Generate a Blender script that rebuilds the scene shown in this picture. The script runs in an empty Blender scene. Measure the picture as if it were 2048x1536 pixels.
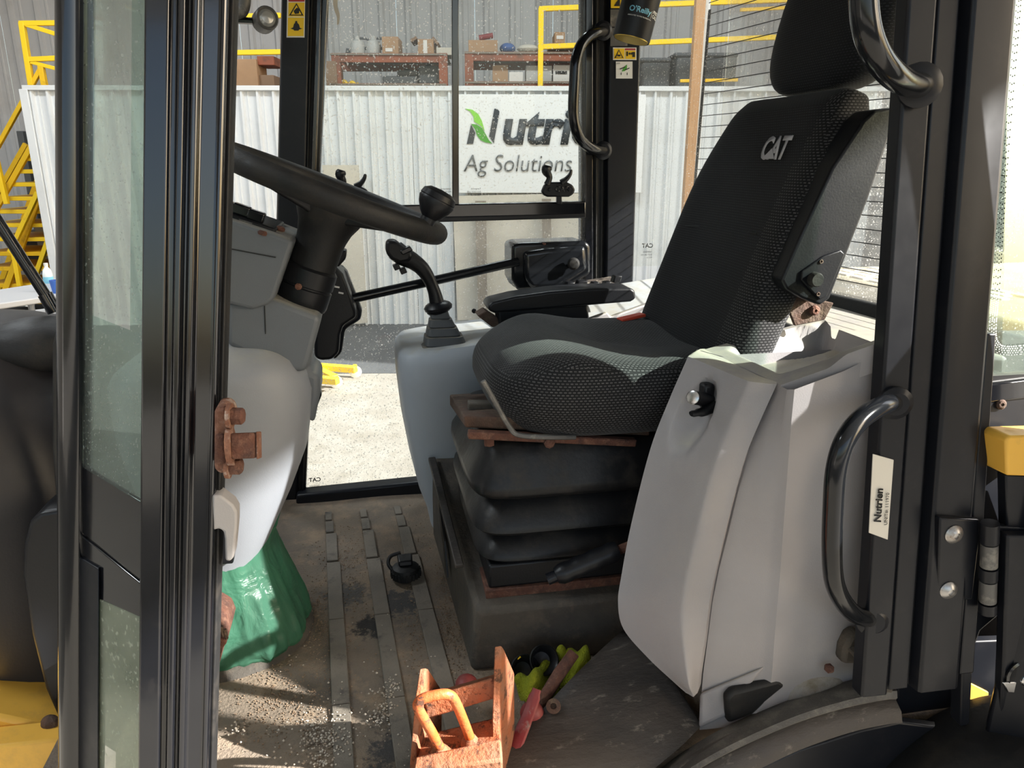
import bpy, bmesh, math, random
from mathutils import Vector, Matrix
random.seed(7)
SC = bpy.context.scene
COL = SC.collection
V = Vector

# ------------------------------------------------------------------ camera, sky, sun, exposure
F, CX, CY, YAW, PIT, CZ = 1500.0, 1024.0, 768.0, math.radians(11), math.radians(16.6), 1.05
cam_d = bpy.data.cameras.new('camera'); cam = bpy.data.objects.new('camera', cam_d); COL.objects.link(cam)
cam.location = (0, 0, CZ); cam.rotation_euler = (math.pi/2 - PIT, 0, -YAW)
cam_d.sensor_width = 36; cam_d.lens = 36*F/2048; cam_d.clip_start = .02; cam_d.clip_end = 200
SC.camera = cam
SC.view_settings.view_transform = 'Standard'; SC.view_settings.look = 'None'
SC.view_settings.gamma = 1; SC.view_settings.use_curve_mapping = False
SC.view_settings.exposure = 0.35
world = bpy.data.worlds.new('sky'); SC.world = world; world.use_nodes = True
wn = world.node_tree; wn.nodes.clear()
sk = wn.nodes.new('ShaderNodeTexSky'); sk.sky_type = 'NISHITA'; sk.sun_disc = False
sk.sun_elevation = math.radians(28); sk.sun_rotation = math.radians(120); sk.air_density = 1.2; sk.dust_density = 3
bg = wn.nodes.new('ShaderNodeBackground'); bg.inputs['Strength'].default_value = .30
wo = wn.nodes.new('ShaderNodeOutputWorld')
wn.links.new(sk.outputs[0], bg.inputs[0]); wn.links.new(bg.outputs[0], wo.inputs[0])
SUN = V((1.0, -.46, .60)).normalized()
sl = bpy.data.lights.new('sun', 'SUN'); sl.energy = 19.0; sl.angle = math.radians(.53); sl.color = (1, .97, .92)
so = bpy.data.objects.new('sun', sl); COL.objects.link(so); so.location = (6, -4, 6)
so.rotation_euler = SUN.to_track_quat('Z', 'Y').to_euler()
SC.cycles.use_denoising = True
SC.cycles.max_bounces = 10; SC.cycles.transparent_max_bounces = 24; SC.cycles.diffuse_bounces = 5
SC.cycles.sample_clamp_indirect = 6; SC.cycles.caustics_reflective = False; SC.cycles.caustics_refractive = False

# ------------------------------------------------------------------ where things stand: a sight line of the photo cut with a plane of the cab
def ray(px, py):
    x, z, y = (px-CX)/F, -(py-CY)/F, 1.0
    c, s = math.cos(PIT), math.sin(PIT); y, z = y*c+z*s, -y*s+z*c
    c, s = math.cos(YAW), math.sin(YAW)
    return V((x*c+y*s, -x*s+y*c, z))
def W(px, py, Y): r = ray(px, py); t = Y/r.y; return V((r.x*t, Y, CZ+r.z*t))
def WX(px, py, X): r = ray(px, py); t = X/r.x; return V((X, r.y*t, CZ+r.z*t))
def WZ(px, py, Z): r = ray(px, py); t = (Z-CZ)/r.z; return V((r.x*t, r.y*t, Z))
def WP(px, py, p0, n): r = ray(px, py); o = V((0, 0, CZ)); t = (p0-o).dot(n)/r.dot(n); return o+r*t
SA = math.radians(10); EX = V((math.cos(SA), -math.sin(SA), 0)); EY = V((math.sin(SA), math.cos(SA), 0))
def SH(x, y, z): return EX*x+EY*y+V((0, 0, z))
def SP(px, py, d): return WP(px, py, EY*d, EY)           # on a plane parallel to the shed's back wall
def SL(px, py, d): p = SP(px, py, d); return p.dot(EX), p.z   # the same in shed coordinates (x, z)

# ------------------------------------------------------------------ materials
def _n(nt, t, **k):
    n = nt.nodes.new(t)
    for a, b in k.items():
        if a in n.inputs: n.inputs[a].default_value = b
        else: setattr(n, a, b)
    return n
def c4(c): return (c[0], c[1], c[2], 1)
MATS = {}
def mat(name, col, rough=.5, metal=0, col2=None, scale=6, lo=.35, hi=.65, detail=6, bump=0, bscale=60, rvar=0,
        dirt=None, dscale=9, dlo=.5, dhi=.7, spec=.4, stretch=None, dust=None, coat=0, sheen=0):
    m = bpy.data.materials.new(name); m.use_nodes = True; nt = m.node_tree; L = nt.links.new
    p = nt.nodes['Principled BSDF']
    p.inputs['Roughness'].default_value = rough; p.inputs['Metallic'].default_value = metal
    p.inputs['Specular IOR Level'].default_value = spec
    p.inputs['Coat Weight'].default_value = coat; p.inputs['Coat Roughness'].default_value = .08
    p.inputs['Sheen Weight'].default_value = sheen
    p.inputs['Base Color'].default_value = c4(col)
    tc = _n(nt, 'ShaderNodeTexCoord'); co = tc.outputs['Object']
    if stretch:
        mp = _n(nt, 'ShaderNodeMapping'); mp.inputs['Scale'].default_value = stretch; L(co, mp.inputs[0]); co = mp.outputs[0]
    cur = None
    def noise(sc, de=6, ro=.6):
        n = _n(nt, 'ShaderNodeTexNoise'); n.inputs['Scale'].default_value = sc; n.inputs['Detail'].default_value = de; n.inputs['Roughness'].default_value = ro
        L(co, n.inputs['Vector']); return n.outputs['Fac']
    def ramp(f, a, b):
        r = _n(nt, 'ShaderNodeMapRange'); r.inputs['From Min'].default_value = a; r.inputs['From Max'].default_value = b; L(f, r.inputs['Value']); return r.outputs['Result']
    def mix(f, a, b):
        x = _n(nt, 'ShaderNodeMix', data_type='RGBA'); L(f, x.inputs[0])
        for v, i in ((a, 6), (b, 7)):
            if isinstance(v, (tuple, list)): x.inputs[i].default_value = c4(v)
            else: L(v, x.inputs[i])
        return x.outputs[2]
    cur = col
    if col2: cur = mix(ramp(noise(scale, detail), lo, hi), col, col2)
    if dirt:
        f = ramp(noise(dscale, 8, .7), dlo, dhi); cur = mix(f, cur, dirt)
        if rvar == 0:
            rr = _n(nt, 'ShaderNodeMapRange'); rr.inputs['To Min'].default_value = rough; rr.inputs['To Max'].default_value = min(1, rough+.35); L(f, rr.inputs['Value']); L(rr.outputs[0], p.inputs['Roughness'])
    if dust:      # dust that has settled on faces that look up
        g = _n(nt, 'ShaderNodeNewGeometry'); s = _n(nt, 'ShaderNodeSeparateXYZ'); L(g.outputs['Normal'], s.inputs[0])
        a = ramp(s.outputs['Z'], .55, .98); b = ramp(noise(14, 8, .7), .3, .62)
        mu = _n(nt, 'ShaderNodeMath', operation='MULTIPLY'); L(a, mu.inputs[0]); L(b, mu.inputs[1])
        cur = mix(mu.outputs[0], cur, dust)
    if not isinstance(cur, tuple): L(cur, p.inputs['Base Color'])
    if rvar:
        rr = _n(nt, 'ShaderNodeMapRange'); rr.inputs['To Min'].default_value = max(.03, rough-rvar); rr.inputs['To Max'].default_value = rough+rvar; L(noise(scale*2, 6), rr.inputs['Value']); L(rr.outputs[0], p.inputs['Roughness'])
    if bump:
        b = _n(nt, 'ShaderNodeBump'); b.inputs['Strength'].default_value = bump; b.inputs['Distance'].default_value = .01; L(noise(bscale, 4), b.inputs['Height']); L(b.outputs[0], p.inputs['Normal'])
    MATS[name] = m; return m
def glassmat(name, tint, gloss=1.0, spots=0, spotcol=(.75, .72, .66), sscale=260, slo=.66, haze=0, shi=None):
    m = bpy.data.materials.new(name); m.use_nodes = True; nt = m.node_tree; nt.nodes.clear(); L = nt.links.new
    out = _n(nt, 'ShaderNodeOutputMaterial'); tr = _n(nt, 'ShaderNodeBsdfTransparent'); tr.inputs[0].default_value = c4(tint)
    gl = _n(nt, 'ShaderNodeBsdfGlossy'); gl.inputs['Roughness'].default_value = .02; gl.inputs['Color'].default_value = (1, 1, 1, 1)
    fr = _n(nt, 'ShaderNodeFresnel'); fr.inputs[0].default_value = 1.45
    mu = _n(nt, 'ShaderNodeMath', operation='MULTIPLY'); mu.inputs[1].default_value = gloss; L(fr.outputs[0], mu.inputs[0])
    mx = _n(nt, 'ShaderNodeMixShader'); L(mu.outputs[0], mx.inputs[0]); L(tr.outputs[0], mx.inputs[1]); L(gl.outputs[0], mx.inputs[2]); cur = mx.outputs[0]
    if spots or haze:
        df = _n(nt, 'ShaderNodeBsdfDiffuse'); df.inputs[0].default_value = c4(spotcol)
        tl = _n(nt, 'ShaderNodeBsdfTranslucent'); tl.inputs[0].default_value = c4(spotcol)
        ad = _n(nt, 'ShaderNodeMixShader'); ad.inputs[0].default_value = .5; L(df.outputs[0], ad.inputs[1]); L(tl.outputs[0], ad.inputs[2])
        tc = _n(nt, 'ShaderNodeTexCoord')
        no = _n(nt, 'ShaderNodeTexNoise'); no.inputs['Scale'].default_value = sscale; no.inputs['Detail'].default_value = 1; L(tc.outputs['Object'], no.inputs['Vector'])
        n2 = _n(nt, 'ShaderNodeTexNoise'); n2.inputs['Scale'].default_value = 7; n2.inputs['Detail'].default_value = 6; L(tc.outputs['Object'], n2.inputs['Vector'])
        r = _n(nt, 'ShaderNodeMapRange'); r.inputs['From Min'].default_value = slo; r.inputs['From Max'].default_value = shi or slo+.04; r.inputs['To Max'].default_value = spots; L(no.outputs['Fac'], r.inputs['Value'])
        r2 = _n(nt, 'ShaderNodeMapRange'); r2.inputs['From Min'].default_value = .4; r2.inputs['From Max'].default_value = .8; r2.inputs['To Min'].default_value = haze*.4; r2.inputs['To Max'].default_value = haze; L(n2.outputs['Fac'], r2.inputs['Value'])
        a2 = _n(nt, 'ShaderNodeMath', operation='MAXIMUM'); L(r.outputs[0], a2.inputs[0]); L(r2.outputs[0], a2.inputs[1])
        m2 = _n(nt, 'ShaderNodeMixShader'); L(a2.outputs[0], m2.inputs[0]); L(cur, m2.inputs[1]); L(ad.outputs[0], m2.inputs[2]); cur = m2.outputs[0]
    L(cur, out.inputs[0]); MATS[name] = m; return m
def fabricmat(name, base, dash, bw, bh, gap, sheen=.3):
    m = bpy.data.materials.new(name); m.use_nodes = True; nt = m.node_tree; L = nt.links.new; p = nt.nodes['Principled BSDF']
    uv = _n(nt, 'ShaderNodeUVMap'); br = _n(nt, 'ShaderNodeTexBrick'); L(uv.outputs[0], br.inputs['Vector'])
    br.inputs['Color1'].default_value = c4(dash); br.inputs['Color2'].default_value = c4([x*.6 for x in dash]); br.inputs['Mortar'].default_value = c4(base)
    br.inputs['Scale'].default_value = 1; br.inputs['Mortar Size'].default_value = gap; br.inputs['Mortar Smooth'].default_value = .3
    br.inputs['Brick Width'].default_value = bw; br.inputs['Row Height'].default_value = bh
    L(br.outputs['Color'], p.inputs['Base Color']); p.inputs['Roughness'].default_value = .75; p.inputs['Specular IOR Level'].default_value = .25; p.inputs['Sheen Weight'].default_value = sheen
    b = _n(nt, 'ShaderNodeBump'); b.inputs['Strength'].default_value = .35; b.inputs['Distance'].default_value = .002; b.invert = True; L(br.outputs['Fac'], b.inputs['Height']); L(b.outputs[0], p.inputs['Normal'])
    MATS[name] = m; return m

mat('black_paint', (.005, .0055, .0075), .16, spec=.4, rvar=.08, scale=9, dirt=(.03, .027, .026), dscale=11, dlo=.58, dhi=.88, bump=.012, bscale=25, coat=.7)
mat('black_paint_dull', (.008, .009, .0125), .36, spec=.28, rvar=.1, scale=14, dirt=(.02, .019, .021), dscale=18, dlo=.55, dhi=.85)
mat('black_plastic', (.008, .0085, .0105), .38, spec=.3, bump=.06, bscale=240, rvar=.06)
mat('black_gloss', (.008, .009, .011), .14, bump=.02, bscale=20)
mat('rubber', (.013, .013, .0135), .55, spec=.3, bump=.1, bscale=120, dirt=(.04, .034, .028), dscale=14, dlo=.5, dhi=.8)
mat('grey_plastic', (.315, .300, .305), .5, col2=(.28, .262, .262), scale=3, bump=.10, bscale=420, dirt=(.34, .315, .30), dscale=5, dlo=.5, dhi=.85, dust=(.42, .39, .32))
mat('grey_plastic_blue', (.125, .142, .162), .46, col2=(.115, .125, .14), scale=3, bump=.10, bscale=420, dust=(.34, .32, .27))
mat('grey_plastic_pale', (.34, .33, .335), .48, bump=.1, bscale=400)
mat('boot_rubber', (.075, .08, .085), .55, bump=.05, bscale=90, dust=(.25, .22, .17))
mat('dusty_dark', (.045, .04, .036), .75, col2=(.085, .072, .057), scale=7, bump=.3, bscale=90, dirt=(.13, .105, .08), dscale=22, dlo=.5, dhi=.75)
mat('scratched_dark', (.036, .032, .030), .5, col2=(.06, .05, .043), scale=5, bump=.25, bscale=40, dirt=(.19, .17, .14), dscale=26, dlo=.58, dhi=.72, stretch=(1, 2.6, 1))
mat('bellows_rubber', (.010, .010, .011), .40, bump=.08, bscale=60, spec=.3, dirt=(.055, .047, .038), dscale=12, dlo=.5, dhi=.85)
mat('rust', (.135, .055, .035), .85, col2=(.07, .034, .026), scale=40, bump=.5, bscale=120, dirt=(.21, .11, .075), dscale=60)
mat('rust_dark', (.10, .055, .037), .85, col2=(.05, .036, .03), scale=30, bump=.5, bscale=90, dirt=(.17, .12, .08), dscale=30)
mat('rust_pale', (.26, .13, .085), .8, col2=(.15, .06, .035), scale=60, bump=.5, bscale=150, dirt=(.42, .36, .32), dscale=35, dlo=.55, dhi=.68)
mat('orange_paint', (.62, .115, .02), .5, col2=(.50, .13, .045), scale=18, bump=.25, bscale=90, dirt=(.11, .05, .03), dscale=34, dlo=.56, dhi=.62)
mat('orange_dusty', (.36, .105, .04), .8, col2=(.27, .125, .072), scale=22, bump=.5, bscale=110, dirt=(.09, .045, .028), dscale=38, dlo=.54, dhi=.62)
mat('red_paint', (.22, .022, .028), .5, col2=(.25, .06, .055), scale=25, bump=.15, bscale=60, dirt=(.25, .20, .18), dscale=30, dlo=.6, dhi=.72)
mat('belt_red', (.62, .07, .035), .4)
mat('chrome', (.55, .55, .56), .22, 1)
mat('steel', (.42, .41, .40), .35, .9, dirt=(.20, .13, .08), dscale=40, dlo=.55, dhi=.75)
mat('steel_worn', (.11, .108, .105), .45, .4, dirt=(.30, .28, .25), dscale=30, dlo=.5, dhi=.7)
mat('white_steel', (.70, .72, .735), .45, bump=.02, bscale=6, dirt=(.56, .57, .57), dscale=2.0, dlo=.5, dhi=.85)
mat('shed_steel', (.52, .52, .53), .5, bump=.02, bscale=6, dirt=(.38, .36, .35), dscale=1.5, dlo=.5, dhi=.85)
mat('sign_white', (.78, .79, .80), .4)
mat('sign_ink', (.045, .055, .065), .5)
mat('sign_thin_ink', (.14, .15, .155), .5)
mat('leaf_green', (.24, .62, .07), .5); mat('leaf_green_dark', (.075, .33, .04), .5)
mat('beige_board', (.62, .58, .50), .7, col2=(.55, .51, .44), scale=4)
mat('wood', (.50, .30, .16), .7, col2=(.38, .21, .10), scale=6, stretch=(20, 20, 1.2))
mat('wood_grey', (.30, .26, .21), .8, col2=(.21, .18, .15), scale=6, stretch=(16, 16, 1.2))
mat('rack_orange', (.36, .105, .05), .6, col2=(.25, .085, .05), scale=4, dirt=(.14, .08, .06), dscale=9)
mat('cardboard', (.46, .29, .17), .85, col2=(.39, .245, .145), scale=3)
mat('cardboard_dark', (.25, .165, .11), .85)
mat('carton_white', (.74, .72, .69), .7)
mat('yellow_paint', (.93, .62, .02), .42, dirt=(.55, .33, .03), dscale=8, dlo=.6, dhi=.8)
mat('yellow_shaded', (.86, .52, .015), .5, dirt=(.45, .27, .03), dscale=8, dlo=.55, dhi=.8)  # darker copy of the yellow paint, shade put into the colour
mat('machine_yellow', (.80, .45, .07), .45, dirt=(.42, .26, .09), dscale=6, dlo=.5, dhi=.8)
mat('hood_plastic', (.022, .020, .021), .45, col2=(.03, .027, .027), scale=4, spec=.3, bump=.05, bscale=200, dirt=(.045, .037, .033), dscale=5, dlo=.5, dhi=.9)
mat('decal_yellow', (.93, .62, .02), .4); mat('decal_black', (.012, .012, .012), .45); mat('decal_white', (.80, .80, .78), .4); mat('decal_red', (.45, .03, .02), .4)
mat('decal_blue', (.25, .62, .80), .45); mat('gold', (.75, .55, .12), .35, .8)
mat('unit_plate', (.70, .66, .58), .5, dirt=(.42, .38, .32), dscale=30, dlo=.6, dhi=.75)
mat('logo_silver', (.48, .47, .49), .6)
mat('cloth_yellow', (.36, .40, .02), .95, col2=(.26, .29, .012), scale=40, bump=1.0, bscale=260)
mat('pellet', (.62, .55, .46), .7, col2=(.40, .31, .23), scale=50, lo=.45, hi=.6)
mat('grit', (.22, .145, .095), .9, col2=(.33, .23, .15), scale=60)
mat('ground_dirt', (.27, .252, .22), .9, col2=(.22, .20, .17), scale=3.5, bump=.6, bscale=16, dirt=(.20, .18, .145), dscale=7, dlo=.52, dhi=.75)
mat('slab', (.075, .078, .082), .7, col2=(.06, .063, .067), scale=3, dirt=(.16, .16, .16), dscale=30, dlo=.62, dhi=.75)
mat('table_grey', (.46, .46, .47), .5); mat('tube_grey', (.30, .31, .33), .4, .6)
mat('cup_blue', (.05, .14, .50), .4); mat('bin_grey', (.10, .105, .11), .6); mat('tarp_blue', (.05, .11, .30), .6)
mat('bottle_clear', (.80, .84, .86), .15); mat('jug_grey', (.46, .46, .45), .5); mat('rail_galv', (.55, .53, .55), .5)
mat('engine_khaki', (.30, .26, .17), .6, dirt=(.42, .37, .26), dscale=12, dlo=.4, dhi=.7)
mat('light_lens', (.42, .42, .41), .2, .4)
glassmat('glass_clear', (.97, .98, .98), .35, spots=.0, haze=.01)
glassmat('glass_spotted', (.90, .92, .91), .35, spots=.75, spotcol=(.95, .92, .86), sscale=160, slo=.665, haze=.035)
glassmat('glass_rear', (.92, .93, .92), .5, spots=.5, spotcol=(.95, .93, .88), sscale=230, slo=.68, haze=.05)
glassmat('glass_quarter', (.86, .95, .905), .3, spots=.3, sscale=190, slo=.69, haze=.03, spotcol=(.70, .74, .70))
glassmat('glass_green', (.74, .84, .79), .40, spots=.35, sscale=190, slo=.66, haze=.16, spotcol=(.70, .74, .70))
glassmat('glass_dirty', (.62, .68, .60), .5, spots=.8, sscale=110, slo=.55, haze=.62, spotcol=(.60, .63, .52), shi=.72)
fabricmat('seat_fabric', (.0045, .0050, .0064), (.032, .034, .040), .0085, .0052, .0022, .08)
fabricmat('seat_fabric_side', (.0045, .0048, .0056), (.095, .093, .095), .0085, .0055, .0020, .08)
# floor mat: brown dust over grey rubber with black oil stains that have a shape of their own
def floormat():
    m = mat('floor_mat', (.235, .18, .13), .85, col2=(.145, .12, .097), scale=5, bump=.5, bscale=140, dirt=(.32, .235, .16), dscale=12, dlo=.5, dhi=.72)
    nt = m.node_tree; L = nt.links.new; p = nt.nodes['Principled BSDF']; src = p.inputs['Base Color'].links[0].from_socket
    tc = _n(nt, 'ShaderNodeTexCoord'); cur = src
    no = _n(nt, 'ShaderNodeTexNoise'); no.inputs['Scale'].default_value = 34; no.inputs['Detail'].default_value = 8; no.inputs['Roughness'].default_value = .75; L(tc.outputs['Object'], no.inputs['Vector'])
    for (q, rad, c) in ((WZ(742, 1255, 0), .075, (.012, .013, .015)), (WZ(860, 1250, 0), .03, (.012, .013, .015)), (WZ(800, 1205, 0), .10, (.05, .052, .054)), (WZ(695, 1190, 0), .10, (.075, .073, .07)), (WZ(790, 1500, 0), .09, (.04, .04, .042))):
        vd = _n(nt, 'ShaderNodeVectorMath', operation='DISTANCE'); L(tc.outputs['Object'], vd.inputs[0]); vd.inputs[1].default_value = q
        ma = _n(nt, 'ShaderNodeMath', operation='MULTIPLY_ADD'); L(no.outputs['Fac'], ma.inputs[0]); ma.inputs[1].default_value = rad*2.4; L(vd.outputs['Value'], ma.inputs[2])
        r = _n(nt, 'ShaderNodeMapRange'); r.inputs['From Min'].default_value = rad*1.55; r.inputs['From Max'].default_value = rad*1.85; r.inputs['To Min'].default_value = .9; r.inputs['To Max'].default_value = 0; L(ma.outputs[0], r.inputs['Value'])
        x = _n(nt, 'ShaderNodeMix', data_type='RGBA'); L(r.outputs[0], x.inputs[0]); L(cur, x.inputs[6]); x.inputs[7].default_value = c4(c); cur = x.outputs[2]
    L(cur, p.inputs['Base Color'])
floormat()
def bagmat():
    m = bpy.data.materials.new('green_film'); m.use_nodes = True; nt = m.node_tree; L = nt.links.new; p = nt.nodes['Principled BSDF']; out = nt.nodes['Material Output']
    p.inputs['Base Color'].default_value = (.095, .255, .17, 1); p.inputs['Roughness'].default_value = .3
    tl = _n(nt, 'ShaderNodeBsdfTranslucent'); tl.inputs[0].default_value = (.05, .33, .18, 1); tr = _n(nt, 'ShaderNodeBsdfTransparent'); tr.inputs[0].default_value = (.38, .80, .58, 1)
    a = _n(nt, 'ShaderNodeMixShader'); a.inputs[0].default_value = .35; L(p.outputs[0], a.inputs[1]); L(tl.outputs[0], a.inputs[2])
    b = _n(nt, 'ShaderNodeMixShader'); b.inputs[0].default_value = .34; L(a.outputs[0], b.inputs[1]); L(tr.outputs[0], b.inputs[2]); L(b.outputs[0], out.inputs[0])
    tc = _n(nt, 'ShaderNodeTexCoord'); no = _n(nt, 'ShaderNodeTexNoise'); no.inputs['Scale'].default_value = 13; no.inputs['Detail'].default_value = 5; no.inputs['Distortion'].default_value = 1.2; L(tc.outputs['Object'], no.inputs['Vector'])
    bu = _n(nt, 'ShaderNodeBump'); bu.inputs['Strength'].default_value = .5; bu.inputs['Distance'].default_value = .03; L(no.outputs['Fac'], bu.inputs['Height']); L(bu.outputs[0], p.inputs['Normal'])
    MATS['green_film'] = m
bagmat()

# ------------------------------------------------------------------ mesh helpers
def ortho(d):
    d = d.normalized(); a = V((0, 0, 1)) if abs(d.z) < .9 else V((1, 0, 0)); u = d.cross(a).normalized(); return u, d.cross(u).normalized()
def lerp(a, b, t): return a+(b-a)*t
def catmull(P, n):
    P = [V(p) for p in P]; out = []
    Q = [P[0]*2-P[1]]+P+[P[-1]*2-P[-2]]
    for i in range(1, len(Q)-2):
        for k in range(n):
            t = k/n; a, b, c, d = Q[i-1], Q[i], Q[i+1], Q[i+2]
            out.append(.5*((2*b)+(c-a)*t+(2*a-5*b+4*c-d)*t*t+(3*b-a-3*c+d)*t*t*t))
    out.append(P[-1]); return out
def sstep(a, b, x):
    t = max(0, min(1, (x-a)/(b-a))) if a != b else float(x > a); return t*t*(3-2*t)
def sgp(x, e): return math.copysign(abs(x)**e, x)
class MB:
    def __init__(s): s.v = []; s.f = []
    def add(s, vs, fs):
        o = len(s.v); s.v += [V(x) for x in vs]; s.f += [[o+i for i in f] for f in fs]; return s
    def hexa(s, p): return s.add(p, [(0, 3, 2, 1), (4, 5, 6, 7), (0, 1, 5, 4), (1, 2, 6, 5), (2, 3, 7, 6), (3, 0, 4, 7)])
    def box(s, x0, x1, y0, y1, z0, z1): return s.hexa([(x0, y0, z0), (x1, y0, z0), (x1, y1, z0), (x0, y1, z0), (x0, y0, z1), (x1, y0, z1), (x1, y1, z1), (x0, y1, z1)])
    def obox(s, c, a, b, d):
        c, a, b, d = V(c), V(a), V(b), V(d)
        return s.hexa([c-a-b-d, c+a-b-d, c+a+b-d, c-a+b-d, c-a-b+d, c+a-b+d, c+a+b+d, c-a+b+d])
    def bar(s, p, q, w, h, up=(0, 0, 1)):
        p, q = V(p), V(q); d = (q-p); u = d.cross(V(up)).normalized(); n = u.cross(d).normalized(); return s.obox((p+q)/2, d/2, u*w/2, n*h/2)
    def prism(s, poly, vec):
        n = len(poly); poly = [V(p) for p in poly]; vec = V(vec)
        return s.add(poly+[p+vec for p in poly], [list(range(n))[::-1], list(range(n, 2*n))]+[(i, (i+1) % n, n+(i+1) % n, n+i) for i in range(n)])
    def grid(s, rows, cu=False, cv=False):
        r, c = len(rows), len(rows[0]); fs = []
        for i in range(r if cv else r-1):
            for j in range(c if cu else c-1):
                fs.append((i*c+j, i*c+(j+1) % c, ((i+1) % r)*c+(j+1) % c, ((i+1) % r)*c+j))
        return s.add([p for row in rows for p in row], fs)
    def loft(s, rings, cap=True):
        c = len(rings[0]); o = len(s.v); s.grid(rings, cu=True)
        if cap: s.f += [[o+i for i in range(c)][::-1], [o+(len(rings)-1)*c+i for i in range(c)]]
        return s
    def tube(s, path, r, n=12, cap=True, sq=1.0):
        path = [V(p) for p in path]; R = r if isinstance(r, (list, tuple)) else [r]*len(path); rings = []; u = None
        for i, p in enumerate(path):
            d = (path[min(i+1, len(path)-1)]-path[max(i-1, 0)]).normalized()
            if u is None: u, _ = ortho(d)
            u = (u-d*u.dot(d)).normalized(); w = d.cross(u)
            rings.append([p+(u*math.cos(a)+w*math.sin(a)*sq)*R[i] for a in [2*math.pi*k/n for k in range(n)]])
        return s.loft(rings, cap)
    def lathe(s, prof, o, ax=(0, 0, 1), n=20, cap=True):
        ax = V(ax).normalized(); u, w = ortho(ax); o = V(o)
        return s.loft([[o+ax*h+(u*math.cos(2*math.pi*k/n)+w*math.sin(2*math.pi*k/n))*max(r, 1e-4) for k in range(n)] for r, h in prof], cap)
    def ball(s, c, a, b, d, n=16, m=10):
        c, a, b, d = V(c), V(a), V(b), V(d)
        return s.loft([[c+d*math.sin(t)+(a*math.cos(2*math.pi*k/n)+b*math.sin(2*math.pi*k/n))*math.cos(t) for k in range(n)] for t in [-math.pi/2*.985+math.pi*.985*i/m for i in range(m+1)]])
    def solid(s, rows, vec):       # a sheet with thickness
        vec = V(vec); r, c = len(rows), len(rows[0]); o = len(s.v); s.grid(rows); s.grid([[V(p)+vec for p in row][::-1] for row in rows])
        e = [(0, j) for j in range(c)]+[(i, c-1) for i in range(1, r)]+[(r-1, j) for j in range(c-2, -1, -1)]+[(i, 0) for i in range(r-2, 0, -1)]
        A = [o+i*c+j for i, j in e]; B = [o+r*c+i*c+(c-1-j) for i, j in e]; n = len(A)
        s.f += [(A[k], B[k], B[(k+1) % n], A[(k+1) % n]) for k in range(n)]; return s
    def map(s, fn): s.v = [V(fn(p)) for p in s.v]; return s
    def build(s, name, m, parent=None, bevel=0, seg=2, smooth=True, ang=35, sub=0, at=None, label=None, noise=0, keep=False):
        off = V((0, 0, 0))
        if parent is not None: off = wloc(parent)
        elif at is not None: off = V(at)
        else:
            lo = [min(p[i] for p in s.v) for i in range(3)]; hi = [max(p[i] for p in s.v) for i in range(3)]; off = V(((lo[0]+hi[0])/2, (lo[1]+hi[1])/2, lo[2]))
        me = bpy.data.meshes.new(name); me.from_pydata([p-off for p in s.v], [], s.f)
        bm = bmesh.new(); bm.from_mesh(me)
        if not keep: bmesh.ops.recalc_face_normals(bm, faces=bm.faces)
        uvl = bm.loops.layers.uv.new('UVMap')
        for f in bm.faces:
            f.smooth = smooth; n = f.normal; a = [abs(x) for x in n]; k = a.index(max(a))
            for l in f.loops:
                q = l.vert.co+off; l[uvl].uv = (q.y, q.z) if k == 0 else ((q.x, q.z) if k == 1 else (q.x, q.y))
        bm.to_mesh(me); bm.free()
        if smooth: me.set_sharp_from_angle(angle=math.radians(ang))
        me.materials.append(MATS[m] if isinstance(m, str) else m)
        o = bpy.data.objects.new(name, me); COL.objects.link(o)
        if parent is not None: o.parent = parent
        else: o.location = off
        if bevel:
            b = o.modifiers.new('bevel', 'BEVEL'); b.width = bevel; b.segments = seg; b.limit_method = 'ANGLE'; b.angle_limit = math.radians(30)
        if sub: b = o.modifiers.new('sub', 'SUBSURF'); b.levels = sub; b.render_levels = sub
        if label: o['label'] = label
        return o
def wloc(o):
    p = V((0, 0, 0))
    while o is not None: p += o.location; o = o.parent
    return p
def thing(name, loc, label, cat, group=None):
    o = bpy.data.objects.new(name, None); COL.objects.link(o); o.location = loc; o.empty_display_size = .05
    o['label'] = label; o['category'] = cat
    if group: o['group'] = group
    return o
def struct(name, loc=(0, 0, 0), label=None):
    o = bpy.data.objects.new(name, None); COL.objects.link(o); o.location = loc; o.empty_display_size = .05; o['kind'] = 'structure'
    if label: o['label'] = label
    return o
def tag(o, label, cat, group=None):
    o['label'] = label; o['category'] = cat
    if group: o['group'] = group
    return o
def isstruct(o, label=None):
    o['kind'] = 'structure'
    if label: o['label'] = label
    return o
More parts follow.
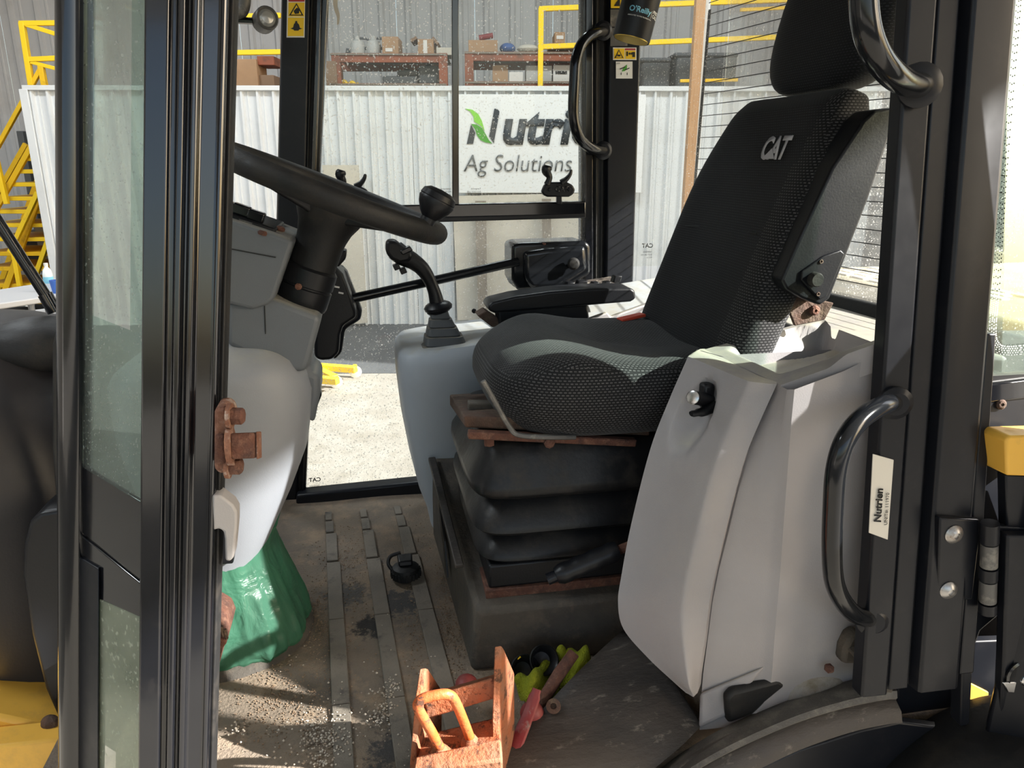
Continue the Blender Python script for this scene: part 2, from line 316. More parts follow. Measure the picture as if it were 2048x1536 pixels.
def text(name, s, m, parent, o, ux, uz, size, bold=0, shear=0, mirror=False, depth=.0006, align='LEFT', space=1.0, sx=1.0):
    cu = bpy.data.curves.new(name, 'FONT'); cu.body = s; cu.size = 1; cu.offset = bold; cu.shear = shear; cu.align_x = align; cu.resolution_u = 3; cu.space_character = space
    t = bpy.data.objects.new(name, cu); COL.objects.link(t); bpy.context.view_layer.update()
    me = bpy.data.meshes.new_from_object(t.evaluated_get(bpy.context.evaluated_depsgraph_get())); bpy.data.objects.remove(t); bpy.data.curves.remove(cu)
    ux = V(ux).normalized(); uz = V(uz).normalized(); n = ux.cross(uz).normalized(); off = wloc(parent)
    k = -1 if mirror else 1
    bm = bmesh.new(); bm.from_mesh(me)
    for v in bm.verts: v.co = V(o)+ux*v.co.x*size*k*sx+uz*v.co.y*size
    r = bmesh.ops.extrude_face_region(bm, geom=bm.faces[:])
    nn = n if mirror else n
    for g in r['geom']:
        if isinstance(g, bmesh.types.BMVert): g.co += nn*depth
    for v in bm.verts: v.co -= off
    bmesh.ops.recalc_face_normals(bm, faces=bm.faces); bm.to_mesh(me); bm.free()
    me.materials.clear(); me.materials.append(MATS[m]); ob = bpy.data.objects.new(name, me); COL.objects.link(ob); ob.parent = parent; return ob
def copyo(o, parent=None, loc=None):
    c = o.copy(); COL.objects.link(c)
    if parent is not None: c.parent = parent
    if loc is not None: c.location = loc
    return c
glassmat('glass_spotted_low', (.88, .90, .90), .35, spots=.7, spotcol=(.95, .93, .90), sscale=170, slo=.67, haze=.10)
mat('floor_mat_rib', (.205, .175, .14), .8, col2=(.155, .135, .112), scale=9, bump=.3, bscale=140, dirt=(.075, .07, .065), dscale=14, dlo=.55, dhi=.72)
mat('grey_plastic_dusty', (.235, .22, .205), .65, col2=(.27, .235, .185), scale=12, bump=.2, bscale=200, dirt=(.17, .14, .10), dscale=20, dlo=.5, dhi=.7)
mat('rust_pale_dark', (.10, .075, .06), .7, col2=(.05, .045, .042), scale=30, bump=.3, bscale=80, dirt=(.34, .30, .25), dscale=40, dlo=.55, dhi=.65)
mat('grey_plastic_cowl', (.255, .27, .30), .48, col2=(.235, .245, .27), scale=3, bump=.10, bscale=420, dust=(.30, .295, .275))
mat('arch_dusty', (.085, .08, .075), .7, col2=(.12, .11, .10), scale=9, bump=.3, bscale=120, dirt=(.21, .195, .17), dscale=20, dlo=.48, dhi=.7)
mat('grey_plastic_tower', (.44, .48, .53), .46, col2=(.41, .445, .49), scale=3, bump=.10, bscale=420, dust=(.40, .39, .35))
# ------------------------------------------------------------------ the shed around the machine
GZ = -.60
for (lx, ly) in ((-4, 5.2), (0.5, 5.2), (4.2, 5.2), (-4, 1.0)):  # unseen fill lamps added to brighten the shed
    al = bpy.data.lights.new('fill_lamp', 'AREA'); al.shape = 'RECTANGLE'; al.size = 1.6; al.size_y = .7; al.energy = 120; al.color = (.90, .96, 1)
    ao = bpy.data.objects.new('fill_lamp', al); COL.objects.link(ao); ao.location = SH(lx, ly, 4.62); ao.rotation_euler = (0, 0, -SA)
def shmap(mb): return mb.map(lambda p: SH(p.x, p.y, p.z))
g = MB().box(-30, 30, -30, 5.85, GZ-.2, GZ); isstruct(shmap(g).build('ground', 'ground_dirt', at=(0, 0, GZ), smooth=False), 'pale sunlit gravel ground outside the cab')
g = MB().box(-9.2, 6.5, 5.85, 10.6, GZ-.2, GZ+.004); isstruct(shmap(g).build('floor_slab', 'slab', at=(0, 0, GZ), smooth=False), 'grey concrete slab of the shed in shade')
# corrugated sheets: one profile, shared by all sheets of a wall
def sheet(mb, w, z0, z1, d, rib=.03, pitch=.152, minor=True):
    xs = [(0, 0)]; n = max(1, int(round(w/pitch))); p = w/n
    for i in range(n):
        a = i*p
        xs += [(a+p*.30, 0), (a+p*.38, -rib), (a+p*.50, -rib), (a+p*.58, 0)]
        if minor: xs += [(a+p*.74, 0), (a+p*.77, -rib*.25), (a+p*.83, -rib*.25), (a+p*.86, 0)]
    xs.append((w, 0))
    return mb.solid([[(x, d+y, z0) for x, y in xs], [(x, d+y, z1) for x, y in xs]], (0, .004, 0))
def sheets(root, x0, x1, w, z0, z1, d, m, rib, pitch):
    n = int(round((x1-x0)/w)); w = (x1-x0)/n; first = None
    for i in range(n):
        if first is None:
            first = sheet(MB(), w-.004, z0, z1, 0, rib, pitch).build('panel', m, root, smooth=False); first.rotation_euler = (0, 0, -SA); o = first
        else: o = copyo(first, root)
        o.location = SH(x0+i*w, d, 0)-wloc(root)
wb = struct('wall_back', (0, 0, 0), 'grey corrugated steel back wall of the shed'); sheets(wb, -9, 6.5, .95, GZ, 4.9, 10.2, 'shed_steel', .035, .32)
wl = struct('wall_left_shed', (0, 0, 0), 'corrugated end wall of the shed'); o = MB().box(-9.05, -9, -6, 10.2, GZ, 4.9); shmap(o).build('panel', 'shed_steel', wl, smooth=False)
o = MB().box(6.5, 6.6, 4.2, 10.2, GZ, 4.9); isstruct(shmap(o).build('wall_right_shed', 'shed_steel', smooth=False), 'steel side wall of the shed beside its doorway')
o = MB().box(6.5, 6.6, -9, -3.4, GZ, 4.9); isstruct(shmap(o).build('wall_sun_block', 'shed_steel', smooth=False), 'unseen steel wall added beside the shed doorway to block sun')  # added out of view to keep sun off the ground near the camera
o = MB().box(6.5, 6.6, -3.4, 4.2, 4.42, 4.9); isstruct(shmap(o).build('trim_1', 'shed_steel', smooth=False), 'steel header above the shed doorway')
o = MB().box(-9.05, 6.6, -7.5, 10.25, 4.9, 5.0); isstruct(shmap(o).build('ceiling_shed', 'white_steel', smooth=False), 'white steel roof of the shed')
# low white store room with a loft on top
DP = 7.75
pl = SL(55, 212, DP)[0]; ptop = 1.70
wp = struct('wall_storeroom', (0, 0, 0), 'white ribbed steel wall of the store room under the loft')
sheets(wp, pl, pl+.92*9, .92, GZ, ptop, DP, 'white_steel', .032, .155)
o = MB().box(pl, pl+8.3, DP-.045, DP+.02, ptop-.01, ptop+.035); shmap(o).build('cap_strip', 'white_steel', wp, bevel=.004)
o = MB().box(pl-.03, pl+.05, DP-.05, DP+.03, GZ, ptop); shmap(o).build('corner_strip', 'white_steel', wp, bevel=.004)
o = MB().box(pl, pl+8.3, DP+.03, 10.15, ptop-.12, ptop-.02); isstruct(shmap(o).build('floor_loft', 'wood_grey', smooth=False), 'loft deck above the white store room')
# ------------------------------------------------------------------ the cab
fl = MB()
rows = []
for j in range(41):
    y = 1.06+1.26*j/40; row = []
    for i in range(41):
        x = -.62+1.9*i/40; z = .012*sstep(2.20, 2.30, y)+.002*math.sin(17*x+9*y)
        row.append((x, y, z))
    rows.append(row)
fl = isstruct(fl.solid(rows, (0, 0, -.05)).build('floor', 'floor_mat', at=(0, 0, 0)), 'dirty brown ribbed rubber mat on the cab floor')
RIBS = [((650, 1022), (661, 1337), .036), ((719, 1020), (764, 1337), .037), ((787, 1015), (862, 1337), .038)]
for a, b, w in RIBS:
    A, B = WZ(*a, 0), WZ(*b, 0); d = (B-A)/(B.y-A.y)
    for (y0, y1, ww) in ((2.185, 2.13, .55), (2.12, 2.05, .65), (2.04, 1.88, .85), (1.87, 1.60, 1), (1.598, 1.30, 1), (1.298, 1.02, 1)):
        p, q = A+d*(y0-A.y), A+d*(y1-A.y); p.x += w*ww/2; q.x += w*ww/2; p.z = q.z = .0045
        n = 8; rr = []
        MB().hexa([(p.x-w*ww/2, p.y, -.004), (p.x+w*ww/2, p.y, -.004), (q.x+w*ww/2, q.y, -.004), (q.x-w*ww/2, q.y, -.004), (p.x-w*ww/2, p.y, .007), (p.x+w*ww/2, p.y, .007), (q.x+w*ww/2, q.y, .007), (q.x-w*ww/2, q.y, .007)]).build('rib', 'floor_mat_rib', fl, bevel=.002)
# --- near frame of the door opening
def post(name, B, T, prof, m, parent, zb, zt, bevel=.003, mir=1):
    # B, T: (left point, right point) at a low and a high level; prof: (u 0..1 across, v metres towards the camera)
    (bl, br), (tl, tr) = B, T
    rings = []
    for z in (zb, zt):
        k = (z-bl.z)/(tl.z-bl.z); l = lerp(bl, tl, k); r = lerp(br, tr, k); l.z = r.z = z
        ax = (r-l); n = V((ax.y, -ax.x, 0)).normalized()
        rings.append([l+ax*u+n*v for u, v in prof])
    mb = MB(); mb.loft(rings); return mb.build(name, m, parent, bevel=bevel, seg=3)
wn_ = struct('wall_left', (.3, 1.0, 0), 'black steel frame around the open cab door')
def RR(a, b, n=6): return [lerp(a, b, i/n) for i in range(n+1)]
PB = (W(275, 1536, .97), W(420, 1536, .97)); PT = (W(287, 0, 1.1), W(457, 0, 1.1)); 
for p in (PB[1],): p.z = PB[0].z
PT[1].z = PT[0].z
post('latch_post', PB, PT, [(0, -.05), (0, -.004), (.025, .004), (.30, .006), (.33, .001), (.40, .001), (.43, .010), (.50, .011), (.53, .003), (.57, .003), (.60, .011), (.66, .010), (.70, .003), (.90, .001), (.94, .004), (.985, .001), (1.0, -.006), (1.0, -.05)], 'black_paint', wn_, -.25, 1.75, .0022)
post('door_seal', (lerp(PB[0], PB[1], .985)+V((0, .012, 0)), lerp(PB[0], PB[1], 1.06)+V((0, .012, 0))), (lerp(PT[0], PT[1], .985)+V((0, .012, 0)), lerp(PT[0], PT[1], 1.06)+V((0, .012, 0))), [(0, -.03), (0, 0), (.7, .002), (1, -.006), (1, -.03)], 'rubber', wn_, -.2, 1.75, .002)
ab, at_ = W(150, 1536, 1.12), W(149, 0, 1.22); d = (at_-ab)/(at_.z-ab.z); p0 = ab+d*(-.3-ab.z); p1 = ab+d*(1.75-ab.z)
MB().tube([lerp(p0, p1, i/8) for i in range(9)], .0235, 20).build('corner_bar', 'black_paint', wn_)
RB = (W(1730, 1250, .98), W(1912, 1250, .98)); RT = (W(1814, 0, 1.08), W(2020, 0, 1.08)); RB[1].z = RB[0].z; RT[1].z = RT[0].z
post('rear_post', RB, RT, [(0, -.025), (0, 0), (.02, .004), (.25, .006), (.27, .003), (.285, -.010), (.30, -.012), (.33, -.004), (.52, -.003), (.54, -.012), (.56, -.012), (.575, .010), (.60, .014), (.96, .016), (1.0, .012), (1.0, -.025)], 'black_paint_dull', wn_, .15, 1.75, .002)
post('flange', (lerp(RB[0], RB[1], 1.03), lerp(RB[0], RB[1], 1.18)), (lerp(RT[0], RT[1], 1.0), lerp(RT[0], RT[1], 1.05)), [(0, -.03), (0, .008), (1, .008), (1, -.03)], 'black_paint_dull', wn_, .17, .78, .003)
# sill pipe under the door, seen low at the left
MB().box(PB[0].x+.02, .35, .96, 1.0, -.14, -.01).build('sill', 'black_paint_dull', wn_, bevel=.006)
# angled front corner: rails and panes
Az = lambda z: ab+d*(z-ab.z)
sb, st = PB[0], PT[0]
def Lz(z): k = (z-sb.z)/(st.z-sb.z); return lerp(sb, st, k)+V((.0, .012, 0))
def rail(name, za, zb_, parent, m='black_paint_dull', th=.012):
    a0, a1, l0, l1 = Az(za[0]), Az(za[1]), Lz(zb_[0]), Lz(zb_[1]); n = V((0, 1, 0))*th
    return MB().hexa([a0, l0, l0+n, a0+n, a1, l1, l1+n, a1+n]).build(name, m, parent, bevel=.002)
def zz(px, py, at_post): # height of a photo point on the corner bar (0) or the latch post (1)
    fn = Lz if at_post else Az
    lo, hi = -.3, 1.6
    for _ in range(40):
        mid = (lo+hi)/2; p = fn(mid); r = ray(px, py); zc = CZ+r.z*(p.y/r.y)
        if zc > mid: lo = mid
        else: hi = mid
    return mid
ga, gp = zz(180, 925, 0), zz(280, 1010, 1)
ra, rp = zz(180, 1028, 0), zz(278, 1135, 1)
w1 = struct('window_1', (Lz(.8)), 'greenish dusty corner glass beside the latch post')
rail('pane', (ga, 1.75), (gp, 1.75), w1, 'glass_green', .005)
rail('frame_rail', (ra-.02, ga+.004), (rp-.02, gp+.004), w1, 'black_paint')
rail('frame_rail', (ra-.12, ra-.024), (rp-.075, rp-.024), w1, 'black_paint')
w2 = struct('window_2', (Lz(.3)), 'narrow pale dusty lower corner glass')
rail('pane', (-.3, ra-.12), (-.3, rp-.075), w2, 'glass_dirty', .005)
k0, k1 = .0, .42
def strip(z0, z1, f0, f1):
    q = [lerp(Az(z), Lz(z), f) for z in (z0, z1) for f in (f0, f1)]; n = V((0, -.006, 0)); e = V((0, .012, 0))
    return [q[0]+n, q[1]+n, q[1]+e, q[0]+e, q[2]+n, q[3]+n, q[3]+e, q[2]+e]
MB().hexa(strip(-.3, ra-.06, 0, .40)).build('frame_rail', 'black_paint_dull', w2, bevel=.002)
# windscreen, front edge of the cab
wf = struct('wall_front', (-.5, 1.65, 0), 'front wall of the cab below the windscreen')
fa, fb = Az(-.2), Az(.18); far = lambda p: V((p.x, 3.32-p.y, p.z))
MB().hexa([fa, fa+V((.02, 0, 0)), far(fa)+V((.02, 0, 0)), far(fa), fb, fb+V((.02, 0, 0)), far(fb)+V((.02, 0, 0)), far(fb)]).build('kick_panel', 'black_plastic', wf, bevel=.003)
w3 = struct('window_3', Az(1.0), 'windscreen of the cab')
ft = Az(1.75); MB().hexa([fb, fb+V((.005, 0, 0)), far(fb)+V((.005, 0, 0)), far(fb), ft, ft+V((.005, 0, 0)), far(ft)+V((.005, 0, 0)), far(ft)]).build('pane', 'glass_clear', w3)
# --- far side
wr = struct('wall_right', (.3, 2.32, 0), 'black steel frame on the far side of the cab')
FY = 2.3
def fpost(name, b0, b1, t0, t1, yb, yt, prof, m, zb=-.02, zt=1.75, bevel=.002):
    A = (W(b0, yb, FY), W(b1, yb, FY)); B = (W(t0, yt, FY), W(t1, yt, FY)); A[1].z = A[0].z; B[1].z = B[0].z
    return post(name, A, B, prof, m, wr, zb, zt, bevel)
fpost('front_pillar', 540, 597, 563, 622, 1000, 0, [(0, -.06), (0, 0), (.06, .014), (.94, .014), (1, .006), (1, -.06)], 'black_paint_dull', bevel=.003)
fpost('window_seal', 594, 606, 619, 634, 1000, 0, [(0, -.05), (0, .004), (.35, .010), (.6, .002), (1, .008), (1, -.05)], 'rubber')
fpost('window_frame', 603, 611, 631, 657, 1000, 0, [(0, -.05), (0, .0), (.1, .012), (.45, .014), (.5, .004), (.9, .004), (1, -.002), (1, -.05)], 'black_paint')
fpost('rear_pillar', 1207, 1264, 1213, 1281, 530, 0, [(0, -.06), (0, .01), (.05, .022), (.95, .022), (1, .012), (1, -.06)], 'black_paint_dull', zb=.3, bevel=.003)
fpost('window_frame', 1165, 1187, 1166, 1187, 530, 0, [(0, -.05), (0, .0), (.15, .012), (.8, .014), (1, .003), (1, -.05)], 'black_paint', zb=.3)
fpost('window_seal', 1186, 1208, 1186, 1214, 530, 0, [(0, -.05), (0, .002), (.2, .010), (.45, .003), (.7, .010), (1, .002), (1, -.05)], 'rubber', zb=.3)
def fquad(px, Y, th):
    q = [W(x, y, Y) for x, y in px]; n = V((0, th, 0)); return MB().prism(q, n)
# rail between upper and lower glass
fquad([(610, 414), (1172, 403), (1172, 432), (610, 446)], 2.285, .05).build('middle_rail', 'black_paint', wr, bevel=.004)
fquad([(610, 440), (1172, 427), (1172, 436), (610, 452)], 2.28, .03).build('middle_rail_lip', 'black_paint_dull', wr, bevel=.003)
fquad([(592, 990), (900, 958), (900, 990), (592, 1016)], 2.26, .06).build('bottom_rail', 'black_paint_dull', wr, bevel=.008)
fquad([(536, 700), (604, 700), (606, 1010), (520, 1014)], 2.30, .04).build('corner_panel', 'black_paint_dull', wr, bevel=.004)
w4 = struct('window_4', W(900, 400, FY), 'far sliding window with two spotted panes')
fquad([(620, -260), (912, -260), (912, 412), (620, 418)], 2.31, .005).build('pane', 'glass_spotted', w4)
fquad([(905, -260), (1172, -260), (1172, 406), (905, 412)], 2.325, .005).build('pane', 'glass_spotted', w4)
fquad([(903, -260), (917, -260), (918, 410), (905, 410)], 2.295, .016).build('sash_bar', 'black_paint', w4, bevel=.002)
def winlatch(x, y, root):
    g = lambda dx, dy, Y=2.275: W(x+dx, y+dy, Y)
    o = MB(); o.prism([g(a, b) for a, b in ((-32, 6), (-26, -8), (-14, -13), (18, -13), (30, -7), (35, 3), (31, 12), (22, 17), (-20, 17), (-29, 13))], (0, .022, 0)); l = o.build('latch', 'black_plastic', root, bevel=.005, seg=3)
    MB().tube(catmull([g(-22, -8), g(-17, -22), (g(-23, -34)), g(-21, -46)], 4), [.010, .0095, .009, .009, .009, .010, .011, .013, .0145, .0155, .0155, .0145, .011], 10).build('lever', 'black_plastic', l)
    MB().tube(catmull([g(6, -12), g(16, -18), g(24, -28), g(27, -38)], 4), [.009, .009, .009, .0085, .008, .0075, .007, .0065, .006, .0055, .005, .0045, .003], 8).build('trigger', 'black_plastic', l)
    for k in (-17, 22): MB().lathe([(.006, 0), (.006, .003), (.004, .005)], g(k, 2, 2.276), (0, -1, 0), 10).build('screw', 'black_paint_dull', l)
    text('maker_mark', 'CAT', 'black_gloss', l, g(-6, 6, 2.2745), (1, 0, 0), (0, 0, 1), .022, bold=.02)
    MB().prism([g(-2, 15), g(8, 15), g(8, 32), g(-2, 32)], (0, .015, 0)).build('catch', 'black_paint_dull', l, bevel=.002)
winlatch(704, 386, w4); winlatch(1116, 377, w4)
def etch(root, x, y, Y, lines, sz, head=None, sgn=1):
    for i, s in enumerate(lines): text('glass_mark', s, 'decal_black', root, W(x, y+i*sz*1.25, Y), (1, 0, 0), (0, 0, 1), sz*.00145, mirror=True, depth=.0002)
    if head: text('glass_mark', head, 'decal_black', root, W(x+2, y-10, Y), (1, 0, 0), (0, 0, 1), .019, mirror=True, bold=.025, depth=.0002)
etch(w4, 902, 379, 2.305, ['Laminated', 'M219 AS2 DOT', '43R 001583'], 5); etch(w4, 962, 379, 2.32, ['Tempered', 'AS2 DOT 640', '43R 00127'], 5)
w5 = struct('window_5', W(720, 980, FY), 'far lower glass above the cab floor')
fquad([(600, 445), (1175, 425), (1175, 1010), (596, 1010)], 2.315, .005).build('pane', 'glass_spotted_low', w5)
etch(w5, 640, 972, 2.31, ['TEMPERED', 'DOT 640 AS2', 'M2110'], 4.5, 'CAT')
w6 = struct('window_6', W(1330, 500, FY), 'rear quarter glass on the far side')
RF = V((1.12, 2.33, 0)); RN = V((1.30, 1.14, 0))
q0 = W(1278, 300, 2.32)
MB().hexa([(q0.x-.03, 2.32, .72), (RF.x, RF.y, .72), (RF.x, RF.y+.005, .72), (q0.x-.03, 2.325, .72), (q0.x-.04, 2.32, 1.75), (RF.x, RF.y, 1.75), (RF.x, RF.y+.005, 1.75), (q0.x-.04, 2.325, 1.75)]).build('pane', 'glass_rear', w6)
etch(w6, 1304, 505, 2.31, ['TEMPERED', 'DOT 640 AS2', 'M2110'], 4.5, 'CAT')
w7 = struct('window_7', lerp(RF, RN, .5)+V((0, 0, .75)), 'rear window with dark heating lines')
MB().hexa([RF+V((0, 0, .70)), RN+V((0, 0, .70)), RN+V((.005, 0, .70)), RF+V((.005, 0, .70)), RF+V((0, 0, 1.75)), RN+V((0, 0, 1.75)), RN+V((.005, 0, 1.75)), RF+V((.005, 0, 1.75))]).build('pane', 'glass_rear', w7)
rn = (RN-RF).cross(V((0, 0, 1))).normalized()
if rn.x > 0: rn = -rn
def rw(px, py): return WP(px, py, RF, rn)
s0, s1 = rw(1418, 20), rw(1386, 400); sd = (s1-s0)/(s1.z-s0.z)
def onstrip(z): return s0+sd*(z-s0.z)
bl = V(s0); MB().hexa([onstrip(.9)+rn*.001, onstrip(.9)+(RN-RF).normalized()*.014+rn*.001, onstrip(.9)+(RN-RF).normalized()*.014+rn*.003, onstrip(.9)+rn*.003, s0+rn*.001, s0+(RN-RF).normalized()*.014+rn*.001, s0+(RN-RF).normalized()*.014+rn*.003, s0+rn*.003]).build('bus_bar', 'decal_black', w7)
hl = None; e = (RN-RF).normalized(); L = 1.12
for i in range(24):
    z = s0.z+.02-i*.0335; p = onstrip(min(z, s0.z))
    p.z = z
    if hl is None:
        hl = MB().obox(p+e*(L/2)+rn*.002, e*L/2, V((0, 0, .0011)), rn*.0006).build('heating_line', 'decal_black', w7, smooth=False); hp = V(p)
    else: copyo(hl, w7, p-hp)
wz = struct('wall_rear', (1.2, 1.7, .4), 'rear wall of the cab below the back window')
MB().hexa([RF+V((-.01, 0, -.02)), RN+V((-.01, 0, -.02)), RN+V((.03, 0, -.02)), RF+V((.03, 0, -.02)), RF+V((-.01, 0, .70)), RN+V((-.01, 0, .70)), RN+V((.03, 0, .70)), RF+V((.03, 0, .70))]).build('panel', 'black_plastic', wz, bevel=.004)
MB().hexa([RF+V((-.035, 0, .68)), RN+V((-.035, 0, .68)), RN+V((.0, 0, .68)), RF+V((.0, 0, .68)), RF+V((-.02, 0, .715)), RN+V((-.02, 0, .715)), RN+V((.0, 0, .715)), RF+V((.0, 0, .715))]).build('window_ledge', 'rubber', wz, bevel=.004)
# near rear quarter: panel below, glass with a dotted border above
wq = struct('window_8', W(2000, 400, 1.06), 'near rear quarter glass with a dotted border')
RZ = lambda z: lerp(RB[1], RT[1], (z-RB[1].z)/(RT[1].z-RB[1].z))
def nq(px, py, Yk=.012):
    lo = .9
    Y = 1.0
    for _ in range(12): p = W(px, py, Y); Y = RZ(p.z).y+Yk
    return W(px, py, Y)
def nquad(px, th, k=.012): return MB().prism([nq(x, y, k) for x, y in px], (0, th, 0))
nquad([(1935, 790), (2240, 755), (2240, -160), (1990, -160)], .005, .03).build('pane', 'glass_quarter', wq)
nquad([(1938, 772), (2240, 735), (2240, 775), (1936, 812)], .04).build('frame_rail', 'black_paint', wq, bevel=.004)
fr = MB(); path = [(2015, -160), (2003, 100), (1990, 300), (1976, 500), (1963, 650), (1957, 705), (1963, 738), (1985, 752), (2060, 748), (2240, 730)]
out = [(2002, -160), (1992, 100), (1975, 300), (1960, 500), (1946, 650), (1940, 700), (1940, 780), (1985, 785), (2060, 780), (2240, 760)]
fr.solid([[nq(*p, .022) for p in path], [nq(*p, .022) for p in out]], (0, .02, 0)).build('glass_frame', 'black_paint_dull', wq, smooth=False)
dots = MB()
def inner(t): # border line of the dotted band
    pts = [(2050, -160), (2038, 0), (2010, 340), (1996, 560), (1986, 660), (1994, 688), (2012, 696), (2060, 694), (2240, 680)]
    k = t*(len(pts)-1); i = min(int(k), len(pts)-2); a, b = pts[i], pts[i+1]; return (a[0]+(b[0]-a[0])*(k-i), a[1]+(b[1]-a[1])*(k-i))
C0 = catmull([V((x, y, 0)) for x, y in [(2050, -160), (2038, 0), (2010, 340), (1996, 560), (1988, 660), (1996, 690), (2016, 697), (2060, 694), (2240, 680)]], 24)
acc = 0
for i in range(1, len(C0)):
    acc += (C0[i]-C0[i-1]).length
    while acc > 4.6:
        acc -= 4.6; dd = (C0[i]-C0[i-1]).normalized(); nn = V((-dd.y, dd.x, 0))
        for r_ in range(5):
            q = C0[i]+nn*(-4+r_*4.2)+dd*(2.3 if r_ % 2 else 0); c = nq(q.x, q.y, .028); rad = .0013-.00012*r_
            dots.add([c+V((math.cos(a)*rad, 0, math.sin(a)*rad)) for a in [k*math.pi/3 for k in range(6)]], [range(6)])
o = dots.build('dotted_border', 'decal_white', wq, smooth=False); o['kind'] = 'stuff'
wk = struct('wall_left_rear', W(1990, 1000, 1.0), 'black side panel behind the rear door post')
nquad([(1937, 795), (2240, 765), (2240, 1120), (1935, 1120)], .03, .016).build('panel', 'black_paint_dull', wk, bevel=.004)
nquad([(1932, 1120), (2010, 1120), (2000, 1230), (1962, 1262), (1948, 1300), (1940, 1450), (1922, 1455)], .03, .016).build('bracket', 'black_paint_dull', wk, bevel=.004)
MB().lathe([(.009, 0), (.009, .004), (.006, .007), (.003, .007), (.003, .004)], nq(2000, 808, .016), (-.15, -1, .1), 14).build('bolt', 'rust_dark', wk)
# roof
rf = MB().box(-.62, 1.42, 1.02, 2.46, 1.75, 1.86).build('ceiling', 'black_plastic', bevel=.03, seg=3); isstruct(rf, 'cab roof')
# ------------------------------------------------------------------ driver's seat
SY = 1.58
seat = thing('driver_seat', (.5, SY, .17), 'black woven fabric suspension seat with high backrest and headrest', 'seat')
def cushion():
    c = V((.505, SY, .585)); a, b, h = .275, .268, .088; rings = []
    for i in range(29):
        t = -math.pi/2+math.pi*i/28; cz, sz = sgp(math.cos(t), .42), sgp(math.sin(t), .62); ring = []
        for k in range(72):
            ang = 2*math.pi*k/72; x, y = sgp(math.cos(ang), .62)*cz, sgp(math.sin(ang), .55)*cz; z = sz
            X, Y, Z = c.x+a*x, c.y+b*y, c.z+h*z
            if z < 0: X += .03*(-z)*(x < 0)*abs(x); Y -= .035*y*(-z)
            top = sstep(-.1, .9, z)
            Z += top*(.026*math.exp(-((x+.45)/.35)**2)-.030*math.exp(-((x-.35)/.55)**2-(y/.55)**2)+.010*abs(y)**3)
            Z += top*.03*(x*.35)
            ring.append((X, Y, Z))
        rings.append(ring)
    return MB().loft(rings)
cu = cushion().build('cushion', 'seat_fabric_side', seat, ang=80)
BD = V((.342, 0, .94)); BN = V((-.94, 0, .342)); B0 = V((.705, SY, .655))
def front_at(h, y=0): return B0+BD*h+V((0, y, 0))
def backrest():
    rings = []; n = 64
    hs = [-.055, -.05, -.03, 0, .06, .12, .18, .24, .30, .36, .41, .46, .50, .525, .545, .56, .57]
    for h in hs:
        k = sstep(.34, .57, h); b = .262*(1-.20*k**1.8)-.012*sstep(0, -.055, h); th = .070*(1-.50*sstep(.50, .575, h)**2)*(1-.4*sstep(-.02, -.055, h)); ring = []
        for j in range(n):
            a = 2*math.pi*j/n; y = b*sgp(math.cos(a), .5); d = th*sgp(math.sin(a), .62)
            if d > 0: d -= (.030*(1-abs(y/b)**3)*(1-.5*k))*(d/th)
            ring.append(B0+BD*h+V((0, y, 0))+BN*(d-.03)+V((.02*sstep(.3, .54, h), 0, 0)))
        rings.append(ring)
    return MB().loft(rings)
br = backrest().build('backrest', 'seat_fabric', seat, ang=180, sub=1)
br.data.materials.append(MATS['seat_fabric_side'])
for f in br.data.polygons:
    if f.center.y < -.185: f.material_index = 1
def hr():
    rings = []; c = V((1.025, SY+.01, 1.345))
    for i in range(21):
        t = -math.pi/2+math.pi*i/20; cz, sz = sgp(math.cos(t), .5), sgp(math.sin(t), .75); ring = []
        for k in range(48):
            a = 2*math.pi*k/48; ring.append(c+V((sgp(math.sin(a), .7)*cz*.062+.03*sz, sgp(math.cos(a), .5)*cz*(.205-.012*sz), sz*.158)))
        rings.append(ring)
    return MB().loft(rings)
hr().build('headrest', 'seat_fabric', seat, ang=80)
lp = WP(1521, 319, B0+BN*.012, BN); lg = text('maker_logo', 'CAT', 'logo_silver', seat, lp+BN*.0045, (0, -1, 0), BD, .066, bold=.03, shear=.0, depth=.0012, space=.93, sx=.80)
tp = lp+BN*.006; MB().prism([tp+V((0, -.018, 0))+BD*-.001, tp+V((0, -.067, 0))+BD*-.001, tp+V((0, -.042, 0))+BD*.021], BN*.0012).build('logo_triangle', 'logo_silver', seat, smooth=False)
# seam lines of the cover
MB().tube(catmull([front_at(.25, .17)+BN*.021, front_at(.262, .06)+BN*.004, front_at(.266, -.06)+BN*.003, front_at(.262, -.17)+BN*.021], 6), .0012, 6).build('seam', 'black_plastic', seat)
# raised near armrest on the backrest
def aw(x, y, Y=1.285): return W(x, y, Y)
sh = [(1563, 560), (1602, 470), (1665, 335), (1728, 240), (1750, 220), (1792, 214), (1797, 224), (1737, 400), (1660, 598), (1641, 611), (1606, 598), (1573, 580)]
arm = MB().prism([aw(*p) for p in sh], (0, .062, 0)).build('armrest', 'black_plastic', seat, bevel=.010, seg=4, label='raised black armrest beside the backrest')
MB().prism([aw(*p, 1.28) for p in [(1648, 512), (1682, 500), (1690, 508), (1655, 592), (1640, 600), (1603, 560), (1605, 542)]], (0, .012, 0)).build('side_plate', 'black_plastic', arm, bevel=.002)
MB().lathe([(.0135, 0), (.0135, .012), (.0115, .015), (0, .015)], aw(1627, 558, 1.28), (0, -1, 0), 20).build('knob', 'rubber', arm)
for p in ((1642, 523), (1636, 588)): MB().lathe([(.004, 0), (.004, .002), (.0025, .002), (.002, .0005)], aw(*p, 1.28), (0, -1, 0), 10).build('screw', 'rust_dark', arm)
MB().prism([aw(*p, 1.30) for p in [(1728, 262), (1742, 262), (1745, 270), (1718, 308), (1702, 303), (1700, 296)]], (0, .03, 0)).build('recline_slider', 'black_paint_dull', arm, bevel=.003)
